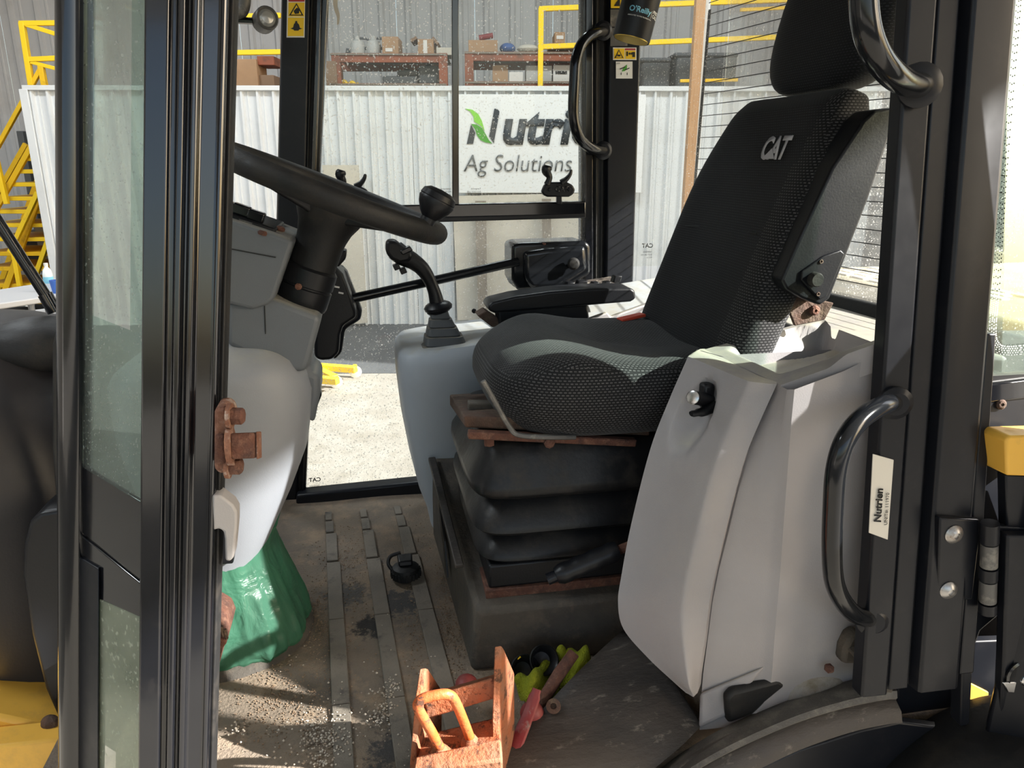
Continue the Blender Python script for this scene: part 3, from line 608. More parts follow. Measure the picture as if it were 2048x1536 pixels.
for i in range(5):
    a, b = aw(1712+i*6.2, 266+i*.3, 1.296), aw(1700+i*5.0, 297+i*1.6, 1.296); MB().tube([a, b], .0016, 6).build('slider_ridge', 'black_plastic', arm)
MB().prism([aw(*p, 1.33) for p in [(1560, 575), (1640, 600), (1668, 606), (1650, 640), (1590, 652)]], (0, .008, 0)).build('armrest_bracket', 'rust_dark', seat, bevel=.002)
MB().lathe([(.010, 0), (.010, .006), (.007, .009), (.003, .009), (.003, .006)], aw(1627, 620, 1.33), (0, -1, 0), 14).build('bracket_bolt', 'rust', seat)
# wire bail and slide under the cushion
MB().tube(catmull([W(966, 762, 1.36), W(985, 795, 1.36), W(1018, 852, 1.36), W(1038, 870, 1.355), W(1095, 874, 1.35), W(1150, 874, 1.36)], 6), .0055, 10).build('slide_bail', 'steel_worn', seat)
MB().hexa([W(930, 855, 1.40), W(1300, 872, 1.40), V((.62, 1.80, .455)), V((.19, 1.80, .455)), W(928, 832, 1.40), W(1300, 845, 1.40), V((.62, 1.80, .485)), V((.19, 1.80, .485))]).build('slide_plate', 'rust_dark', seat, bevel=.004)
MB().bar(W(936, 868, 1.385), W(1270, 884, 1.385), .02, .016).build('slide_rail', 'rust', seat, bevel=.003)
MB().lathe([(.011, 0), (.011, .014), (.006, .016)], W(978, 890, 1.395), (0, 0, 1), 6).build('rail_nut', 'rust', seat)
MB().lathe([(.011, 0), (.011, .014), (.006, .016)], W(1096, 882, 1.385), (0, -1, 0), 8).build('rail_nut', 'rust', seat)
MB().bar(W(936, 812, 1.50), W(1010, 812, 1.50), .03, .02).build('slide_catch', 'dusty_dark', seat, bevel=.003)
# rubber bellows
def bellows():
    rings = []
    lv = [(.475, .198, .195), (.468, .210, .205), (.445, .215, .212), (.395, .243, .243), (.378, .245, .246), (.368, .238, .24), (.362, .205, .207), (.352, .196, .198), (.345, .206, .206), (.305, .238, .238), (.290, .241, .241), (.282, .234, .234), (.277, .198, .20), (.268, .190, .192), (.262, .200, .20), (.232, .229, .229), (.220, .231, .231), (.213, .224, .224), (.208, .190, .19)]
    for z, a, b in lv:
        rings.append([V((.432+a*sgp(math.cos(t), .28)*1.0+(.0), SY+.04+b*sgp(math.sin(t), .28), z+.05*.3+.012*(math.cos(t) < 0)*0)) for t in [2*math.pi*k/64 for k in range(64)]])
    return MB().loft(rings)
bellows().build('bellows', 'bellows_rubber', seat, ang=50)
MB().box(.222, .66, 1.405, 1.81, .165, .222).build('suspension_base', 'black_plastic', seat, bevel=.006)
MB().box(.215, .67, 1.398, 1.82, .138, .166).build('base_strip', 'rust', seat, bevel=.002)
# seat belt buckle
bk = thing('belt_buckle', W(1262, 655, 1.80), 'black seat belt buckle with a red release button on the seat', 'buckle')
MB().bar(W(1250, 648, 1.765), W(1308, 640, 1.80), .034, .022).build('casing', 'black_plastic', bk, bevel=.004)
MB().bar(W(1239, 640, 1.755), W(1286, 629, 1.775), .026, .008).build('release_button', 'belt_red', bk, bevel=.002)
o = MB(); t0, t1 = W(1249, 652, 1.75), W(1281, 645, 1.76); dn = V((0, -.012, -.018)); o.prism([t0, t1, t1+dn*.6, t1+dn*1.1-V((.004, 0, 0)), lerp(t0, t1, .75)+dn*.75, lerp(t0, t1, .3)+dn*.8, lerp(t0, t1, .28)+dn*1.2, t0+dn*1.2, t0+dn*.5], (0, .003, 0)).build('tongue', 'steel_worn', bk, smooth=False)
MB().bar(W(1300, 642, 1.80), W(1335, 640, 1.84), .03, .014).build('stalk', 'black_plastic', bk, bevel=.003)
# ------------------------------------------------------------------ box the seat stands on
sb_ = thing('seat_pedestal', (.45, 1.6, 0), 'dark dusty moulded box under the seat', 'box')
o = MB(); fx = .178; o.hexa([(fx-.004, 1.353, 0), (.86, 1.353, 0), (.86, 1.98, 0), (.15, 1.98, 0), (.190, 1.365, .140), (.86, 1.365, .140), (.86, 1.98, .26), (.152, 1.98, .26)])
o.build('body', 'dusty_dark', sb_, bevel=.012, seg=3)
MB().bar(V((.166, 1.46, .195)), V((.150, 1.93, .262)), .02, .012).build('edge_lip', 'scratched_dark', sb_, bevel=.003)
o = MB(); o.prism([(.1615, 1.66, .05), (.158, 1.78, .13), (.158, 1.80, .19), (.160, 1.70, .13)], (-.004, 0, 0)); o.build('slot', 'decal_black', sb_, smooth=False)
# hand lever with a moulded grip
hl_ = thing('hand_lever', W(1240, 1095, 1.34), 'black moulded grip of a lever beside the seat base', 'lever')
g0, g1 = W(1112, 1152, 1.31), W(1236, 1101, 1.31); P = [lerp(g0, g1, i/12) for i in range(13)]
MB().tube(P, [.016, .0215, .022, .020, .0215, .0225, .0205, .022, .0225, .021, .022, .0225, .020], 16).build('grip', 'black_plastic', hl_)
MB().tube([lerp(g0, g1, -.14), lerp(g0, g1, .02)], .012, 12).build('release_button', 'black_paint_dull', hl_)
MB().tube([g1, lerp(g0, g1, 1.9)], .010, 10).build('shaft', 'rust', hl_)
# ------------------------------------------------------------------ console to the left of the seat
con = thing('side_console', (.72, 1.18, .1), 'big warm grey moulded console with a tray top beside the seat', 'console')
Lc = catmull([W(1376, 713, 1.285), W(1338, 800, 1.268), W(1300, 900, 1.245), (W(1262, 1050, 1.23)), W(1243, 1150, 1.21), W(1236, 1205, 1.195), W(1247, 1258, 1.18), W(1295, 1315, 1.14), W(1345, 1362, 1.10), W(1372, 1386, 1.08)], 7)
Rc = catmull([W(1553, 770, 1.110), W(1522, 838, 1.105), W(1494, 905, 1.10), W(1470, 985, 1.095), W(1450, 1065, 1.09), W(1432, 1140, 1.085), W(1419, 1205, 1.08), W(1408, 1290, 1.075), W(1399, 1350, 1.072), W(1395, 1386, 1.07)], 7)
def panel_rows():
    rows = []; n = len(Lc); NU = 48
    T0 = W(1403, 702, 1.33), W(1553, 766, 1.128)
    top = []
    for i in range(n):
        row = []; t = i/(n-1)
        fade = sstep(1.0, .86, t)
        for j in range(NU+1):
            s = j/NU; b = min(s/.72, (1-s)/.28); b = b*b*(3-2*b)*.35+b*.65
            p = lerp(Lc[i], Rc[i], s)+V((-.50, -.80, 0))*(.034*b*(.35+.65*fade))
            # finger dish for the latch, steep at its right side
            c = W(1392, 828, 1.205); e = (p-c); ex = e.x*.53-e.y*.85; ez = e.z
            u = (ex-.12*ez)/.040; w = ez/.066; r = math.sqrt(u*u+w*w)
            dep = .034*(1-r**4) if r < 1 else 0
            if r < 1: dep *= .35+.65*sstep(-1, .5, u)
            p = p+V((.85, .53, 0))*max(0, min(dep, .042))
            row.append(p)
        rows.append(row)
    cap = [[lerp(rows[0][j], lerp(T0[0], T0[1], (j/NU)), k) + V((0, 0, .004*math.sin(k*math.pi))) for j in range(NU+1)] for k in (1, .8, .6, .4, .2, .08)]
    return cap+rows
MB().solid(panel_rows(), (.022, .030, -.004)).build('access_panel', 'grey_plastic', con, ang=50, label='curved grey front panel with a latch in a dish')
ap = [o for o in COL.objects if o.name.startswith('access_panel')][0]
lt = MB().tube([W(1418, 800, 1.215), W(1386, 795, 1.18)], .0125, 18).build('latch', 'black_plastic', ap)
MB().lathe([(.0125, 0), (.0125, .002), (.010, .003)], W(1386, 795, 1.18), (W(1386, 795, 1.18)-W(1418, 800, 1.215)), 18).build('key_cylinder', 'chrome', lt)
MB().tube(catmull([W(1425, 808, 1.205), W(1410, 822, 1.19), W(1395, 826, 1.182), W(1382, 828, 1.18)], 4), [.014]*4+[.012]*4+[.009]*4+[.007], 12, sq=.6).build('latch_wing', 'black_plastic', ap)
MB().box(W(1420, 800, 1.19).x-.006, W(1425, 800, 1.19).x+.012, 1.205, 1.23, .615, .662).build('latch_housing', 'black_plastic', ap, bevel=.006)
# body
lev = [((1556, 770), (1575, 779)), ((1530, 838), (1569, 840)), ((1500, 905), (1564, 905)), ((1476, 985), (1558, 985)), ((1457, 1065), (1552, 1065)), ((1438, 1140), (1547, 1140)), ((1425, 1205), (1541, 1205)), ((1414, 1290), (1534, 1290)), ((1406, 1350), (1531, 1335)), ((1402, 1400), (1527, 1375)), ((1400, 1430), (1512, 1410)), ((1399, 1460), (1480, 1450))]
rings = []
for i, ((rx, ry), (cx_, cy_)) in enumerate(lev):
    r0 = W(rx, ry, 1.118-.003*i); c0 = W(cx_, cy_, 1.078-.0018*i); c1 = W(cx_+14, cy_, 1.070-.0018*i); z = c0.z
    m1 = V((.80, 1.062-.001*i, z)) if i else W(1688, 742, 1.062); dn = V((.93, 1.062, z)) if i else W(1800, 686, 1.062); de = V((.97, 1.31, z)); ff = Lc[min(len(Lc)-1, int(i*7))]+V((.04, .05, 0)); fi = lerp(ff, r0, .5)+V((.025, .03, 0))
    rings.append([r0, lerp(r0, c0, .5)+V((0, -.001, 0)), lerp(r0, c0, .88), c0, c1, m1, dn, de, V((max(ff.x, .66), 1.31, z)), ff, fi])
MB().loft(rings[::-1], cap=False).build('body', 'grey_plastic', con, ang=40)
# tray on top
fn, ff_, rf_, rnr = W(1562, 770, 1.105), W(1408, 699, 1.345), W(1640, 636, 1.41), W(1790, 690, 1.045)
cup = WZ(1610, 728, .655); NU = 70; rows = []
for j in range(NU+1):
    v = j/NU; row = []
    for i in range(NU+1):
        u = i/NU; p = lerp(lerp(fn, rnr, u), lerp(ff_, rf_, u), v)
        e0 = min(sstep(.15, .21, v), sstep(.93, .80, v)); e1 = min(sstep(.10, .30, u), sstep(1.02, .95, u)); dpt = e0*e1
        z = p.z-.045*dpt+.014*sstep(.40, .60, u)*sstep(.16, .05, v)
        r = math.hypot((p.x-cup.x)/.062, (p.y-cup.y)/.046)
        if r < 1: z -= .022*sstep(1, .86, r)
        row.append((p.x, p.y, z))
    rows.append(row)
MB().solid(rows, (0, 0, -.05)).build('tray_top', 'grey_plastic', con, ang=60, label='dusty sunlit tray with a round cup recess')
# rear shelf behind the tray
rs0 = W(1640, 636, 1.41); MB().hexa([(rs0.x-.02, 1.36, .62), (1.22, 1.2, .62), (1.18, 2.0, .62), (.98, 2.0, .62), (rs0.x-.02, 1.38, .695), (1.22, 1.2, .685), (1.18, 2.0, .69), (.98, 2.0, .69)]).build('rear_shelf', 'grey_plastic', con, bevel=.01, seg=3)
# swelling over the wheel arch at the foot
dm = W(1612, 1372, 1.085); MB().ball(dm, (.088, 0, 0), (0, .045, 0), (0, 0, .062), 28, 12).build('arch_swell', 'grey_plastic_dusty', con)
MB().hexa([W(1400, 1386, 1.085), W(1530, 1332, 1.06), W(1530, 1332, 1.12), W(1400, 1386, 1.15), W(1398, 1456, 1.075), W(1450, 1432, 1.06), W(1450, 1432, 1.12), W(1398, 1456, 1.15)][4:]+[W(1400, 1386, 1.085), W(1530, 1332, 1.06), W(1530, 1332, 1.12), W(1400, 1386, 1.15)]).build('foot', 'grey_plastic', con, bevel=.006)
MB().prism([W(x, y, 1.052) for x, y in [(1452, 1398), (1466, 1384), (1560, 1360), (1575, 1372), (1505, 1432), (1456, 1450)]], (0, .02, 0)).build('dark_slot', 'rubber', con, bevel=.008)  # dark piece stands for the shaded slot in the foot
MB().lathe([(.009, 0), (.009, .006), (.005, .008)], W(1657, 1338, 1.035), (0, -.6, 1), 6).build('bolt', 'rust', con)
MB().prism([W(x, y, 1.03) for x, y in [(1685, 1330), (1690, 1300), (1702, 1275), (1722, 1264), (1726, 1330)]], (0, .03, 0)).build('plug', 'dusty_dark', con, bevel=.008)
# ------------------------------------------------------------------ console to the right of the seat
rc = thing('control_console', (.3, 2.08, 0), 'blue grey moulded console carrying the joystick along the far side', 'console')
rings = []
for z, x0, y0 in ((0, .150, 1.98), (.06, .140, 1.965), (.13, .118, 1.955), (.25, .094, 1.945), (.36, .078, 1.94), (.46, .070, 1.935), (.52, .068, 1.935), (.545, .072, 1.94), (.558, .085, 1.95)):
    ring = []; x1, y1 = .46, 2.27
    for k in range(64):
        t = 2*math.pi*k/64; x, y = (x0+x1)/2+(x1-x0)/2*sgp(math.cos(t), .42), (y0+y1)/2+(y1-y0)/2*sgp(math.sin(t), .42)
        ring.append((x, y, z+(.09*max(0, (x-.12))*(z > .4))))
    rings.append(ring)
MB().loft(rings).build('tower', 'grey_plastic_tower', rc, ang=50)
MB().hexa([(.36, 1.96, .30), (1.06, 1.93, .30), (1.10, 2.29, .30), (.36, 2.29, .30), (.36, 1.96, .585), (1.06, 1.93, .665), (1.10, 2.29, .715), (.40, 2.29, .625)]).build('rear_body', 'grey_plastic_tower', rc, bevel=.02, seg=4)
MB().hexa([W(1175, 604, 2.02), W(1242, 596, 2.02), W(1222, 560, 2.20), W(1120, 575, 2.20)]+[p+V((0, 0, .012)) for p in (W(1175, 604, 2.02), W(1242, 596, 2.02), W(1222, 560, 2.20), W(1120, 575, 2.20))]).build('switch_panel', 'rust_pale_dark', rc, bevel=.003)
for (x, y, w) in ((1138, 573, 14), (1162, 570, 18), (1188, 573, 12), (1212, 572, 12), (1232, 560, 14)):
    p = W(x, y, 2.10); MB().obox(p+V((0, 0, .004)), (w*.0008, 0, 0), (0, .016, 0), (.003, 0, .010)).build('switch', 'black_plastic', rc, bevel=.003)
MB().prism([W(x, y, 1.955) for x, y in [(955, 632), (972, 622), (1000, 640), (1000, 652), (985, 655)]], (0, .06, 0)).build('trim_corner', 'rust_dark', rc, bevel=.003)
MB().ball(W(948, 622, 2.05), (.007, 0, 0), (0, .007, 0), (0, 0, .007), 10, 6).build('stud', 'black_plastic', rc)
MB().prism([W(x, y, 1.965) for x, y in [(1172, 640), (1215, 625), (1222, 634), (1300, 606), (1300, 660), (1172, 652)]], (0, .02, 0)).build('inner_flank', 'grey_plastic', rc, bevel=.004)
ar = thing('padded_armrest', W(1120, 640, 1.96), 'flat black padded armrest along the far console', 'armrest')
MB().prism([W(x, y, 1.925) for x, y in [(976, 612), (984, 604), (1030, 593), (1100, 583), (1180, 577), (1262, 576), (1271, 582), (1272, 598), (1262, 604), (1180, 611), (1100, 618), (990, 627), (978, 622)]], (0, .095, 0)).build('pad', 'black_plastic', ar, bevel=.012, seg=4)
MB().prism([W(x, y, 1.94) for x, y in [(995, 622), (1175, 608), (1180, 640), (1000, 658)]], (0, .06, 0)).build('support', 'black_plastic', ar, bevel=.006)
# joystick
js = thing('joystick', W(893, 700, 2.05), 'black joystick with curved grip on a ribbed rubber boot', 'joystick')
MB().lathe([(.098, -.01), (.098, .012), (.088, .018), (.08, .012)], W(893, 694, 2.05), (-.1, 0, 1), 32).build('boot_ring', 'dusty_dark', js)
rings = []; cb, ct = W(893, 704, 2.025), W(878, 622, 2.045)
for k, (t, w) in enumerate([(-.1, .074), (.20, .066), (.21, .055), (.24, .058), (.42, .052), (.43, .044), (.46, .047), (.62, .041), (.63, .034), (.66, .037), (.82, .031), (.83, .025), (.86, .027), (1.0, .024)]):
    c = lerp(cb, ct, t); rings.append([c+V((math.cos(a), .9*math.sin(a), -.16*math.cos(a)*.6))*0+V((w*sgp(math.cos(a), .35), w*.8*sgp(math.sin(a), .35), 0)) for a in [2*math.pi*q/32 for q in range(32)]])
MB().loft(rings).build('boot', 'boot_rubber', js, ang=30)
jp = [W(879, 624, 2.05), W(874, 606, 2.05), W(868, 582, 2.05), W(857, 556, 2.05), W(843, 536, 2.05), W(825, 522, 2.05), W(806, 512, 2.05), W(790, 500, 2.05)]
JP = catmull(jp, 5); n = len(JP)
def jr(t): return .021+.014*math.exp(-((t-.03)/.05)**2)+.006*sstep(.55, .95, t)-.004*math.exp(-((t-.35)/.15)**2)
MB().tube(JP, [jr(i/(n-1)) for i in range(n)], 18).build('grip', 'black_plastic', js)
MB().lathe([(.016, -.004), (.038, 0), (.040, .008), (.034, .016), (.022, .022)], W(877, 613, 2.05)-V((0, 0, .008)), (-.15, 0, 1), 24).build('collar', 'black_plastic', js)
MB().prism([W(x, y, 2.02) for x, y in [(772, 482), (790, 480), (800, 488), (826, 508), (822, 524), (800, 528), (782, 520), (771, 506)]], (0, .055, 0)).build('head', 'black_plastic', js, bevel=.010, seg=3)
MB().obox(W(812, 500, 2.03), (.014, 0, .006), (0, .018, 0), (-.004, 0, .006)).build('thumb_switch', 'black_gloss', js, bevel=.003)
for p in ((793, 533), (806, 541)): MB().obox(W(*p, 2.045), (.008, 0, .003), (0, .014, 0), (-.003, 0, .007)).build('trigger', 'black_plastic', js, bevel=.002)
# ------------------------------------------------------------------ steering column
CYY = 1.62
stc = thing('steering_column', (-.3, CYY, 0), 'grey and black steering column with a thick black wheel', 'steering column')
def Xr(z):
    tb = [(0, -.31), (.10, -.30), (.184, -.285), (.255, -.24), (.373, -.182), (.454, -.148), (.52, -.135), (.58, -.128), (.62, -.136), (.66, -.155), (.69, -.185), (.705, -.225), (.713, -.29)]
    for (a, b), (c, d_) in zip(tb, tb[1:]):
        if a <= z <= c: return b+(d_-b)*(z-a)/(c-a)
    return tb[-1][1]
rings = []
for z in [0, .05, .1, .15, .184, .22, .255, .31, .373, .41, .454, .49, .52, .55, .58, .60, .62, .64, .66, .675, .69, .70, .705, .71, .713]:
    xr = Xr(z); xl = -.52+.06*sstep(.55, .2, z)+.10*sstep(.62, .713, z); a = (xr-xl)/2; cx_ = (xr+xl)/2; b = .165*(1-.25*sstep(.4, .1, z))*(1-.75*sstep(.63, .715, z)**2)
    rings.append([(cx_+a*sgp(math.cos(t), .62), CYY+b*sgp(math.sin(t), .62), z) for t in [2*math.pi*k/64 for k in range(64)]])
MB().loft(rings).build('cowl', 'grey_plastic_cowl', stc, ang=60)
# dark blue grey inner column seen past the cowl
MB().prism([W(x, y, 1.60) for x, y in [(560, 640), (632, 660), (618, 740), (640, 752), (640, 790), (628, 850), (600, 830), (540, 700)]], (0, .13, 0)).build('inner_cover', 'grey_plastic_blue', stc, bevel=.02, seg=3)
shp = [(452, 602), (545, 596), (640, 632), (641, 645), (620, 722), (612, 745), (560, 745), (452, 690)]
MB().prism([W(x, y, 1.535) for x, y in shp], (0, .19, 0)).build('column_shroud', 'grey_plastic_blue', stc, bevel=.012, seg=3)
MB().prism([W(x, y, 1.5335) for x, y in [(528, 612), (530, 612), (532, 668), (530, 668)]], (0, .004, 0)).build('shroud_seam', 'decal_black', stc, smooth=False)
for (x, y, Y) in ((545, 601, 1.56), (614, 629, 1.56), (622, 610, 1.68)): MB().lathe([(.012, 0), (.012, .004), (.008, .008), (.003, .008)], W(x, y, Y), (.35, 0, .93), 12).build('bolt', 'rust', stc)
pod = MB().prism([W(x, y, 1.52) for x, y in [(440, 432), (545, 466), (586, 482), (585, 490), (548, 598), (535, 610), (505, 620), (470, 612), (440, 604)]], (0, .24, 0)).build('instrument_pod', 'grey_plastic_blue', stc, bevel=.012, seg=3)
MB().prism([W(x, y, 1.518) for x, y in [(440, 493), (552, 514), (551, 516), (440, 495)]], (0, .003, 0)).build('pod_seam', 'decal_black', pod, smooth=False)
MB().prism([W(x, y, 1.55) for x, y in [(440, 424), (470, 430), (552, 458), (550, 468), (530, 470), (440, 442)]], (0, .18, 0)).build('display_bezel', 'black_plastic', pod, bevel=.004)
for i, (x, y) in enumerate(((455, 412), (483, 420), (512, 432))):
    p = W(x, y, 1.57); MB().obox(p, (.016, 0, -.006), (0, .013, 0), (.004, 0, .010)).build('rocker_switch', 'black_gloss', pod, bevel=.004)
MB().prism([W(x, y, 1.548) for x, y in [(478, 438), (505, 446), (500, 452), (476, 446)]], (0, .02, 0)).build('display_label', 'steel_worn', pod, smooth=False)
for (x, y, Y) in ((525, 468, 1.525), (560, 460, 1.6)): MB().lathe([(.010, 0), (.010, .004), (.006, .007)], W(x, y, Y), (.3, -.2, .93), 10).build('pod_bolt', 'rust', pod)
AX = V((.37, 0, .93)).normalized(); A0 = W(598, 612, CYY); A0.y = CYY
MB().lathe([(.030, -.02), (.030, .0), (.054, .004), (.056, .010), (.056, .045), (.053, .047), (.053, .050), (.056, .052), (.055, .085), (.050, .090)], A0, AX, 32).build('column_ring', 'black_plastic', stc)
MB().lathe([(.048, .085), (.049, .14), (.051, .155), (.056, .175), (.066, .195), (.072, .215), (.070, .235), (.05, .25)], A0, AX, 32).build('hub', 'rubber', stc)
MB().lathe([(.007, 0), (.007, .002), (.004, .003)], W(597, 573, 1.558), (-.1, -1, 0), 10).build('set_screw', 'rust', stc)
WC = V((-.055, CYY, .985)); WU = V((AX.z, 0, -AX.x)); WV = V((0, 1, 0)); R_ = .222
whl = MB().grid([[WC+(WU*math.cos(a)+WV*math.sin(a))*(R_+.0225*math.cos(b))+AX*.0225*math.sin(b) for b in [2*math.pi*k/18 for k in range(18)]] for a in [2*math.pi*k/96 for k in range(96)]], cu=True, cv=True).build('wheel_rim', 'rubber', stc)
for a in (math.radians(200), math.radians(90), math.radians(-20)):
    dr = WU*math.cos(a)+WV*math.sin(a); tg = AX.cross(dr); MB().hexa([WC+dr*.03-tg*.045-AX*.055, WC+dr*.215-tg*.030-AX*.012, WC+dr*.215+tg*.030-AX*.012, WC+dr*.03+tg*.045-AX*.055, WC+dr*.03-tg*.045-AX*.02, WC+dr*.215-tg*.030+AX*.006, WC+dr*.215+tg*.030+AX*.006, WC+dr*.03+tg*.045-AX*.02]).build('spoke', 'black_plastic', stc, bevel=.008, seg=3)
ka = math.radians(-36); kp = WC+(WU*math.cos(ka)+WV*math.sin(ka))*R_
MB().lathe([(.015, .01), (.015, .028), (.022, .035), (.032, .050), (.036, .062), (.035, .066), (.036, .068), (.033, .078), (.022, .085), (0, .087)], kp, AX+V((.12, 0, 0)), 28).build('spinner_knob', 'black_plastic', stc)
# pedal parts behind the cowl
MB().prism([W(x, y, 1.66) for x, y in [(608, 800), (640, 772), (643, 792), (634, 815), (620, 836), (612, 834)]], (0, .03, 0)).build('pedal_arm', 'black_plastic', stc, bevel=.008)
MB().prism([W(x, y, 1.46) for x, y in [(430, 988), (484, 986), (466, 1128), (430, 1130)]], (0, .02, 0)).build('cover_plate', 'black_plastic', stc, bevel=.003)
# ------------------------------------------------------------------ green plastic film tied around the foot of the column
bag = MB(); rings = []; BX = -.36
for i, (z, xr, b) in enumerate([(.285, -.222, .138), (.26, -.234, .133), (.235, -.236, .132), (.20, -.228, .138), (.17, -.218, .146), (.14, -.208, .154), (.11, -.198, .160), (.08, -.188, .166), (.05, -.180, .170), (.025, -.176, .172), (.012, -.182, .168), (.006, -.20, .15)]):
    a = (xr+.52)/2; cx_ = (xr-.52)/2; ring = []
    for k in range(120):
        t = 2*math.pi*k/120; wv = 1+(.022*math.sin(11*t+6*z)+.018*math.sin(23*t-25*z+1)+.010*math.sin(41*t+30*z))*(.35+.65*sstep(.3, .05, z))
        ring.append((cx_+a*wv*sgp(math.cos(t), .8), CYY-.01+b*wv*sgp(math.sin(t), .8), z+.008*math.sin(7*t)*(z > .2)))
    rings.append(ring)
tag(bag.loft(rings, cap=False).build('plastic_film', 'green_film', ang=70), 'crumpled translucent green plastic film wrapped round the steering column foot', 'plastic sheet')
rb = MB(); rb.lathe([(.225, 0), (.215, .012), (.19, .022), (.15, .03), (.08, .03)], (-.36, CYY-.01, 0), (0, 0, 1), 48); rb.map(lambda p: V((-.36+(p.x+.36)*.86, CYY-.01+(p.y-CYY+.01)*.86, p.z))); tag(rb.build('rubber_gaiter', 'dusty_dark'), 'dusty dark rubber gaiter on the floor around the column foot', 'gaiter')
tag(MB().prism([W(x, y, 1.72) for x, y in [(545, 1060), (553, 1066), (559, 1082), (555, 1102), (548, 1098), (542, 1080)]], (0, .02, 0)).build('rag_scrap', 'rubber', bevel=.003), 'small dark rubber scrap behind the green film', 'scrap')
pd = MB(); 
pe = thing('brake_pedal', WZ(438, 1340, .02), 'rusty pedal edge beside the green film', 'pedal'); pq = [W(x, y, 1.30) for x, y in [(400, 1236), (428, 1240), (448, 1252), (456, 1272), (452, 1290), (444, 1300), (436, 1340), (400, 1345)]]
MB().prism(pq, (0, .10, 0)).build('tread', 'rust', pe, bevel=.006, seg=2)
for i in range(4): MB().tube([W(425+i*8, 1238+i*7, 1.295), W(432+i*7, 1262+i*5, 1.295)], .004, 6).build('tread_tooth', 'rust_dark', pe)
# ------------------------------------------------------------------ things in the shed, seen through the glass
def sbox(x0, y0, x1, y1, d, depth, name, m, parent=None, bevel=.004, **k):
    a, b = SL(x0, y1, d), SL(x1, y0, d); mb = MB().box(min(a[0], b[0]), max(a[0], b[0]), d, d+depth, min(a[1], b[1]), max(a[1], b[1])); return shmap(mb).build(name, m, parent, bevel=bevel, **k)
def sbeam(p, q, d, w, name, m, parent, dep=None, round_=False):
    a, b = SP(*p, d), SP(*q, d)
    if round_: return MB().tube([a, b], w/2, 10).build(name, m, parent)
    return MB().bar(a, b, w, dep or w, up=EY).build(name, m, parent, bevel=.003)
# sign
sg = thing('wall_sign', SP(1040, 385, 7.66), 'white sign board with dark lettering and a green leaf on the store room wall', 'sign')
sbox(918, 189, 1292, 386, 7.66, .025, 'board', 'sign_white', sg, bevel=.003)
DS = 7.652
def spoly(pts, name, m): return MB().prism([SP(560+x*.3125, y*.3125, DS) for x, y in pts], EY*.006).build(name, m, sg, smooth=False)
spoly([(1222, 798), (1238, 826), (1250, 850), (1236, 920), (1195, 922)], 'letter_stroke', 'sign_ink')
spoly([(1185, 695), (1230, 702), (1268, 728), (1292, 775), (1310, 838), (1282, 803), (1262, 790), (1243, 778), (1238, 745), (1215, 712)], 'leaf', 'leaf_green')
spoly([(1222, 793), (1258, 796), (1292, 820), (1318, 862), (1338, 898), (1358, 918), (1318, 912), (1285, 898), (1262, 868), (1248, 825)], 'leaf', 'leaf_green_dark')
spoly([(1372, 695), (1390, 697), (1404, 712), (1404, 722), (1368, 916), (1350, 890), (1338, 872)], 'letter_stroke', 'sign_ink')
text('lettering', 'utrien', 'sign_ink', sg, SP(1001, 286, DS), EX, (0, 0, 1), .455, bold=.035, shear=.17, depth=.004, sx=1.02)
text('lettering', 'Ag Solutions', 'sign_thin_ink', sg, SP(927, 343, DS), EX, (0, 0, 1), .232, bold=-.008, shear=.17, depth=.004, sx=.90)
# boards and posts along the wall
def board(px, d, m, label, name='board'):
    q = [SP(x, y, d) for x, y in px]; return tag(MB().prism(q, EY*.04).build(name, m, smooth=False), label, 'board')
board([(644, 330), (716, 330), (734, 646), (660, 650)], 7.62, 'beige_board', 'pale beige board leaning on the white wall left of the sign', 'leaning_board')
board([(905, 392), (1180, 386), (1180, 636), (915, 640)], 7.66, 'beige_board', 'wide pale beige board under the sign', 'wide_board')
board([(950, 402), (972, 402), (975, 638), (957, 638)], 7.56, 'wood_grey', 'left grey timber stud in front of the wide beige board', 'timber_stud')
board([(1084, 398), (1102, 398), (1103, 630), (1088, 630)], 7.56, 'wood_grey', 'right grey timber stud in front of the wide beige board', 'timber_stud')
wpst = MB(); a, b = SP(1399, 20, 6.6), SP(1392, 400, 6.6); wpst.obox((a.x, a.y, (1.9+GZ)/2+.7), EX*.038, EY*.04, (0, 0, (2.9-GZ)/2)); tag(wpst.build('timber_post', 'wood', bevel=.004), 'upright orange brown timber post outside the rear quarter glass', 'post')
tag(MB().obox(SP(1409, 20, 6.62)*1+V((0, 0, -1.2)), EX*.04, EY*.02, (0, 0, 1.9)).build('door_jamb', 'white_steel', bevel=.003), 'white jamb strip beside the timber post', 'jamb')
# pallet racks on the loft
def rack(x0, x1, yt, yl, label):
    r = thing('storage_rack', SP((x0+x1)/2, 200, 8.7), label, 'rack'); r.location.z = ptop-.02
    for d in (8.55, 9.35):
        for x in (x0+8, x1-8):
            a = SL(x, yt-2, d)[0]; shmap(MB().box(a-.045, a+.045, d-.04, d+.04, ptop-.02, SL(x, yt-2, 8.55)[1])).build('upright', 'rack_orange', r, bevel=.004)
        for y in (yt+7, yl+8):
            z = SL(x0, y, 8.55)[1]; shmap(MB().box(SL(x0, y, d)[0], SL(x1, y, d)[0], d-.03, d+.03, z-.045, z+.045)).build('beam', 'rack_orange', r, bevel=.004)
    for y in (yt+2, yl+3):
        z = SL(x0, y, 8.55)[1]; shmap(MB().box(SL(x0, y, 8.6)[0], SL(x1, y, 8.6)[0], 8.5, 9.4, z, z+.015)).build('shelf_board', 'wood_grey', r, smooth=False)
    return r
rack(664, 894, 109, 168, 'left rust orange storage rack on the loft'); rack(930, 1200, 106, 164, 'right rust orange storage rack on the loft')
